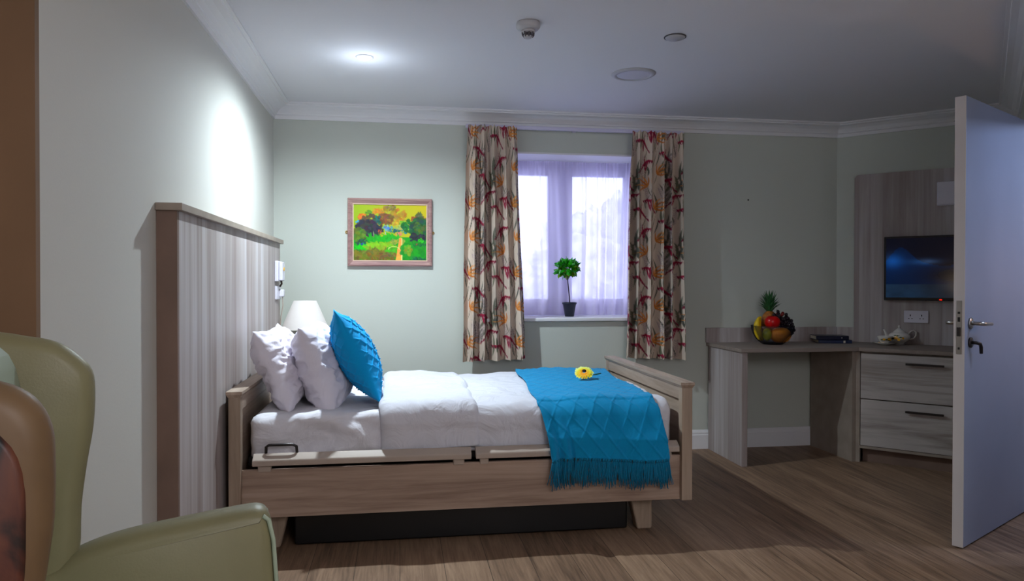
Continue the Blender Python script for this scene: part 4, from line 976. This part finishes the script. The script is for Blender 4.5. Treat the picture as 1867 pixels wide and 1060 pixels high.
# ------------------------------------------------------------------ ceiling fittings
dl = thing('ceiling_downlight', 'small bright recessed downlight in the ceiling above the bed', 'downlight', (-.178, 3.862, HC))
obj('trim_ring', MB().lathe([(.030, -.001), (.030, -.006), (.045, -.004), (.046, 0), (.030, -.001)], (-.178, 3.862, HC), 32), M['trimw'], dl, smooth=True)
obj('lamp_lens', MB().lathe([(0, -.016), (.014, -.015), (.026, -.009), (.031, -.001)], (-.178, 3.862, HC), 24), M['lens'], dl)
sd_ = thing('smoke_detector', 'white smoke detector with dark caged sensor, nearest fitting on the ceiling', 'smoke detector', (.571, 3.245, HC))
obj('base', MB().lathe([(0, 0), (.052, 0), (.055, -.006), (.054, -.020), (.046, -.030), (.030, -.034), (0, -.034)], (.571, 3.245, HC), 36), M['detector'], sd_, smooth=True)
obj('sensor_cage', MB().lathe([(.030, -.034), (.032, -.040), (.030, -.044), (0, -.044)], (.571, 3.245, HC), 30).lathe([(0, -.069), (.014, -.069), (.020, -.064), (.022, -.060), (0, -.060)], (.571, 3.245, HC), 24), M['detector'], sd_, smooth=True)
sg = MB()
for k in range(8):
    a = 2*PI*k/8; sg.tube([(.571+.027*math.cos(a), 3.245+.027*math.sin(a), HC-.043), (.571+.026*math.cos(a), 3.245+.026*math.sin(a), HC-.055), (.571+.019*math.cos(a), 3.245+.019*math.sin(a), HC-.064)], .003, 6)
sg.lathe([(0, -.044), (.016, -.044), (.016, -.062), (0, -.062)], (.571, 3.245, HC), 16)
obj('cage_bars', sg, M['det_dark'], sd_)
st_ = thing('ceiling_cover_plate', 'small plain round plate on the ceiling to the right of the smoke detector', 'cover plate', (1.291, 3.317, HC))
obj('disc', MB().lathe([(0, -.010), (.040, -.010), (.046, -.006), (.048, 0)], (1.291, 3.317, HC), 36), M['detector'], st_, smooth=True)
obj('rim', MB().lathe([(.048, 0), (.052, -.001), (.052, -.004), (.047, -.005), (.048, 0)], (1.291, 3.317, HC), 36), M['det_dark'], st_, smooth=True)
pl = thing('round_panel_light', 'large round unlit panel light in the ceiling in front of the window', 'ceiling light', (1.291, 3.941, HC))
obj('ring', MB().lathe([(.092, -.004), (.095, -.010), (.112, -.009), (.122, -.003), (.123, 0), (.092, 0), (.092, -.004)], (1.291, 3.941, HC), 56), M['detector'], pl, smooth=True)
obj('diffuser', MB().lathe([(0, -.006), (.093, -.006), (.093, -.002)], (1.291, 3.941, HC), 48), M['panel_lens'], pl)

# ------------------------------------------------------------------ door
dd = Vector((.862, .507, 0)).normalized(); Ld = Vector((2.478, 2.930, 0)); LEN = .885
DM = Matrix.Translation(Ld) @ Matrix.Rotation(math.atan2(dd.y, dd.x), 4, 'Z')
door = bpy.data.objects.new('door_1', None); COL.objects.link(door); door['kind'] = 'structure'; door.matrix_world = DM; door.location = Ld; door.rotation_euler = (0, 0, math.atan2(dd.y, dd.x))
# local: x along door from latch edge to hinge, y = away from the visible face
obj('door_leaf', MB().box(.001, LEN, -.023, .023, .008, 2.028), M['door'], door, local=True, bevel=.002)
obj('edge_band', MB().box(-.001, .002, -.0225, .0225, .008, 2.028), M['door_edge'], door, local=True)
lp = obj('lock_plate', MB().box(-.003, -.0005, -.011, .011, .875, 1.115), M['chrome'], door, local=True)
obj('latch_bolt', MB().box(-.012, -.002, -.006, .006, .955, .995), M['dkgrey'], lp, local=True)
obj('plate_slots', MB().box(-.0036, -.0028, -.005, .005, 1.02, 1.04).box(-.0036, -.0028, -.005, .005, 1.055, 1.065).box(-.0036, -.0028, -.004, .004, .895, .905), M['black'], lp, local=True)
for sy in (-1, 1):
    h = obj('door_handle', MB().tube([(.062, sy*.023, 1.012), (.062, sy*.062, 1.012), (.066, sy*.070, 1.012), (.10, sy*.073, 1.010), (.185, sy*.070, 1.006)], [.009, .009, .0095, .009, .008], 12), M['chrome'], door, local=True, smooth=True)
    obj('rose', MB().lathe([(0, 0), (.026, 0), (.026, .006), (.024, .008), (0, .008)], n=28, T=Matrix.Translation((.062, sy*.023, 1.012)) @ Matrix.Rotation(PI/2*(1 if sy < 0 else -1), 4, 'X')), M['chrome'], h, local=True, smooth=True)
    t_ = obj('lock_escutcheon', MB().lathe([(0, 0), (.024, 0), (.024, .006), (.022, .008), (0, .008)], n=28, T=Matrix.Translation((.062, sy*.023, .925)) @ Matrix.Rotation(PI/2*(1 if sy < 0 else -1), 4, 'X')), M['dkgrey'], door, local=True, smooth=True)
    if sy < 0: obj('thumb_turn', MB().tube([(.062, -.03, .925), (.062, -.050, .925), (.085, -.056, .920), (.098, -.056, .905), (.100, -.056, .875)], [.007, .008, .008, .008, .007], 10), M['dkgrey'], t_, local=True, smooth=True)

# ------------------------------------------------------------------ armchair
ca = math.radians(14)
arm = thing('wing_armchair', 'high-backed olive green leather wing armchair at the near left corner', 'armchair', (-.527, 1.209, 0), ca)
def slab(poly, y0, y1, rnd=.02): # poly in (u, z), thickness along local y with rolled edges
    mb = MB(); n = len(poly); c = Vector((sum(p[0] for p in poly)/n, sum(p[1] for p in poly)/n)); rings = []
    ys = [(y0, rnd), (y0+rnd*.3, rnd*.45), (y0+rnd, 0.0), ((y0+y1)/2, -.001), (y1-rnd, 0.0), (y1-rnd*.3, rnd*.45), (y1, rnd)]
    P = [Vector(p) for p in poly]
    area = sum(P[i].x*P[(i+1)%n].y-P[(i+1)%n].x*P[i].y for i in range(n))
    sg = 1 if area > 0 else -1; v = []
    for y, ins in ys:
        for i in range(n):
            a = (P[i]-P[i-1]).normalized(); b = (P[(i+1)%n]-P[i]).normalized(); m_ = Vector((-(a.y+b.y), a.x+b.x)); m_ = m_.normalized() if m_.length > 1e-6 else Vector((-a.y, a.x))
            q = P[i]+m_*ins*sg; v.append((q.x, y, q.y))
    f = []
    for k in range(len(ys)-1):
        for i in range(n): f.append((k*n+i, k*n+(i+1)%n, (k+1)*n+(i+1)%n, (k+1)*n+i))
    f.append(tuple(range(n))); f.append(tuple((len(ys)-1)*n+i for i in range(n)))
    mb.add(v, f); return mb
def densify(poly, k=3, close=True):
    n = len(poly); out = []
    for i in range(n):
        p0, p1, p2, p3 = [Vector(poly[(i+d) % n]) for d in (-1, 0, 1, 2)]
        for q in range(k):
            t = q/k; out.append(tuple(.5*((2*p1)+(-p0+p2)*t+(2*p0-5*p1+4*p2-p3)*t*t+(-p0+3*p1-3*p2+p3)*t**3)))
    return out
farw = [(-.20, 1.10), (-.13, 1.098), (-.085, 1.089), (-.055, 1.083), (-.027, 1.070), (0, 1.046), (.017, 1.022), (.022, .985), (.019, .917), (.008, .847), (-.002, .763), (-.006, .67), (-.03, .60), (-.12, .56), (-.22, .60), (-.24, .85)]
w_ = slab(densify(farw), .268, .335, .024); obj('wing', w_, M['green_lea'], arm, local=True, smooth=True)
nearw = [(-.22, 1.10), (-.13, 1.098), (-.06, 1.090), (-.01, 1.078), (.019, 1.066), (.038, 1.048), (.050, 1.02), (.053, .985), (.052, .915), (.047, .871), (.038, .81), (.02, .72), (-.02, .62), (-.12, .56), (-.22, .60), (-.26, .85)]
w2 = obj('wing', slab(densify(nearw), -.330, -.262, .024), M['lea_rim'], arm, local=True, smooth=True)
inn = [(x-(.030 if x > -.05 else 0), z-(.030 if z > 1.0 else 0)) for x, z in nearw]
obj('outer_panel', slab(densify([(-.20, 1.065), (-.12, 1.063), (-.04, 1.050), (.008, 1.018), (.028, .975), (.030, .90), (.024, .83), (.000, .73), (-.05, .64), (-.12, .60), (-.20, .62), (-.22, .85)]), -.336, -.315, .006), M['dim_wing'], w2, local=True, smooth=True)
# outside back, inner back cushion, seat
bk = MB(); bp1 = densify([(-.335, .30), (-.40, .70), (-.43, 1.02), (-.41, 1.075), (-.34, 1.095), (-.24, 1.09), (-.20, 1.04), (-.20, .70), (-.20, .34)])
obj('backrest', slab(bp1, -.30, .30, .03), M['green_lea'], arm, local=True, smooth=True)
obj('back_cushion', slab(densify([(-.24, .50), (-.24, 1.02), (-.20, 1.075), (-.13, 1.085), (-.09, 1.04), (-.075, .90), (-.085, .70), (-.075, .50), (-.15, .46)]), -.255, .262, .04), M['green_pale'], arm, local=True, smooth=True)
obj('seat_cushion', slab(densify([(-.20, .40), (-.20, .49), (-.05, .52), (.20, .52), (.33, .505), (.36, .47), (.35, .40), (.20, .385), (0, .385)]), -.245, .245, .035), M['green_pale'], arm, local=True, smooth=True)
obj('seat_base', slab([(-.33, .24), (.33, .24), (.33, .385), (-.33, .385)], -.29, .29, .012), M['green_lea'], arm, local=True, smooth=True)
armp = [(-.20, .60), (-.10, .640), (-.041, .660), (0, .684), (.075, .704), (.192, .718), (.29, .727), (.322, .726), (.338, .712), (.347, .67), (.354, .56), (.352, .40), (.345, .24), (.20, .22), (0, .22), (-.25, .24)]
for y0, y1 in ((.255, .345), (-.345, -.255)):
    a_ = obj('armrest', slab(densify(armp, 4), y0, y1, .022), M['green_lea'], arm, local=True, smooth=True)
    pp = [(.300, y0+.010 if k == 0 else 0, 0) for k in range(1)]
    edge = []
    for yy in (y0+.006, y1-.006):
        obj('piping', MB().tube([(.325, yy, .716), (.336, yy, .706), (.345, yy, .665), (.352, yy, .56), (.350, yy, .40), (.343, yy, .26)], .0045, 8), M['green_pale'], a_, local=True, smooth=True)
for x, y in ((.28, .25), (.28, -.25), (-.30, .25), (-.30, -.25)):
    obj('leg', MB().lathe([(0, 0), (.014, 0), (.024, .23), (.024, .25), (0, .25)], (x, y, 0), 14), M['leg_wood'], arm, local=True, smooth=True)

# ------------------------------------------------------------------ trees outside
r = random.Random(3)
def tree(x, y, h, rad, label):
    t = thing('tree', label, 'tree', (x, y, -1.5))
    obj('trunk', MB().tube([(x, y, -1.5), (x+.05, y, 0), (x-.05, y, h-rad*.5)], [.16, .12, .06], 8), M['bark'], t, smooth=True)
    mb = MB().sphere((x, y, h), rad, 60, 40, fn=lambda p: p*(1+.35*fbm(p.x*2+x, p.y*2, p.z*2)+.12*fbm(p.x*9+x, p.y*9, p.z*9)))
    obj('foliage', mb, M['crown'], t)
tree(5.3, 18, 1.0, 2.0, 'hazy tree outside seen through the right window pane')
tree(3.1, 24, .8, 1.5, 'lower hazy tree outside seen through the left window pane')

# ------------------------------------------------------------------ lights
def light(name, typ, loc, energy, color, **kw):
    l = bpy.data.lights.new(name, typ); l.energy = energy; l.color = color
    for k, v in kw.items():
        if k != 'rot': setattr(l, k, v)
    o = bpy.data.objects.new(name, l); COL.objects.link(o); o.location = loc
    if 'rot' in kw: o.rotation_euler = kw['rot']
    return o
light('downlight_beam', 'SPOT', (-.178, 3.862, HC-.02), 172, (.78, .92, 1.0), spot_size=math.radians(164), spot_blend=.8, shadow_soft_size=.022)
light('downlight_glow', 'POINT', (-.178, 3.862, HC-.16), 1.5, (.72, .86, 1.0), shadow_soft_size=.05)
light('room_fill', 'POINT', (1.0, -.8, 2.05), 74, (.93, .94, 1.0), shadow_soft_size=.45)
light('entrance_fill', 'POINT', (-1.2, .2, 1.2), 4, (1.0, .76, .55), shadow_soft_size=.12)  # unseen warm fill added at the near left, no fitting
cpz = onw(.55, .80); light('corridor_lamp', 'AREA', (cpz[0], cpz[1], HC-.05), 13, (.5, .66, 1.0), shape='DISK', size=.5, rot=(0, 0, 0))
light('door_patch_fill', 'POINT', (3.16, 2.76, 1.22), 1.8, (1.0, .6, .4), shadow_soft_size=.07)  # warm point added to make an orange patch on the door face
w = bpy.data.worlds.new('sky_world'); SC.world = w; w.use_nodes = True; nt = w.node_tree; bg = nt.nodes['Background']
tc = N(nt, 'ShaderNodeTexCoord'); sp = N(nt, 'ShaderNodeSeparateXYZ'); rp = N(nt, 'ShaderNodeValToRGB'); nt.links.new(tc.outputs['Generated'], sp.inputs[0]); nt.links.new(sp.outputs[2], rp.inputs[0])
rp.color_ramp.elements[0].position = 0; rp.color_ramp.elements[0].color = rgba((196, 202, 240)); rp.color_ramp.elements[1].position = .25; rp.color_ramp.elements[1].color = rgba((218, 228, 252))
nt.links.new(rp.outputs[0], bg.inputs[0]); bg.inputs[1].default_value = 3.7

# groups of repeated things
GR = {'pillow': 'white pillows at the head of the bed', 'printed_curtain': 'floral printed curtains at the window', 'banana': 'bananas in the fruit bowl', 'book': 'books stacked on the worktop', 'tree': 'hazy trees outside the window'}
for o in list(SC.objects):
    k = o.name.split('.')[0]
    if o.parent is None and k in GR: o['group'] = GR[k]
# ------------------------------------------------------------------ camera
f_px = 1332.233; yaw, pit, rol = math.radians(8.7449), math.radians(.5664), math.radians(.0668)
Fv = Vector((math.sin(yaw)*math.cos(pit), math.cos(yaw)*math.cos(pit), -math.sin(pit))); Rv = Vector((math.cos(yaw), -math.sin(yaw), 0)); Uv = Rv.cross(Fv)
R2 = Rv*math.cos(rol)+Uv*math.sin(rol); U2 = -Rv*math.sin(rol)+Uv*math.cos(rol)
cam = bpy.data.cameras.new('camera'); cam.sensor_width = 36; cam.lens = f_px*36/1867; cam.clip_start = .05
co = bpy.data.objects.new('camera', cam); COL.objects.link(co)
co.matrix_world = Matrix(((R2.x, U2.x, -Fv.x, 0), (R2.y, U2.y, -Fv.y, 0), (R2.z, U2.z, -Fv.z, 1.19), (0, 0, 0, 1)))
SC.camera = co
SC.view_settings.view_transform = 'Standard'; SC.view_settings.look = 'None'; SC.view_settings.exposure = .17; SC.view_settings.gamma = 1
SC.cycles.max_bounces = 8; SC.cycles.diffuse_bounces = 4; SC.cycles.transparent_max_bounces = 16; SC.cycles.use_denoising = True
SC.cycles.sample_clamp_indirect = 4
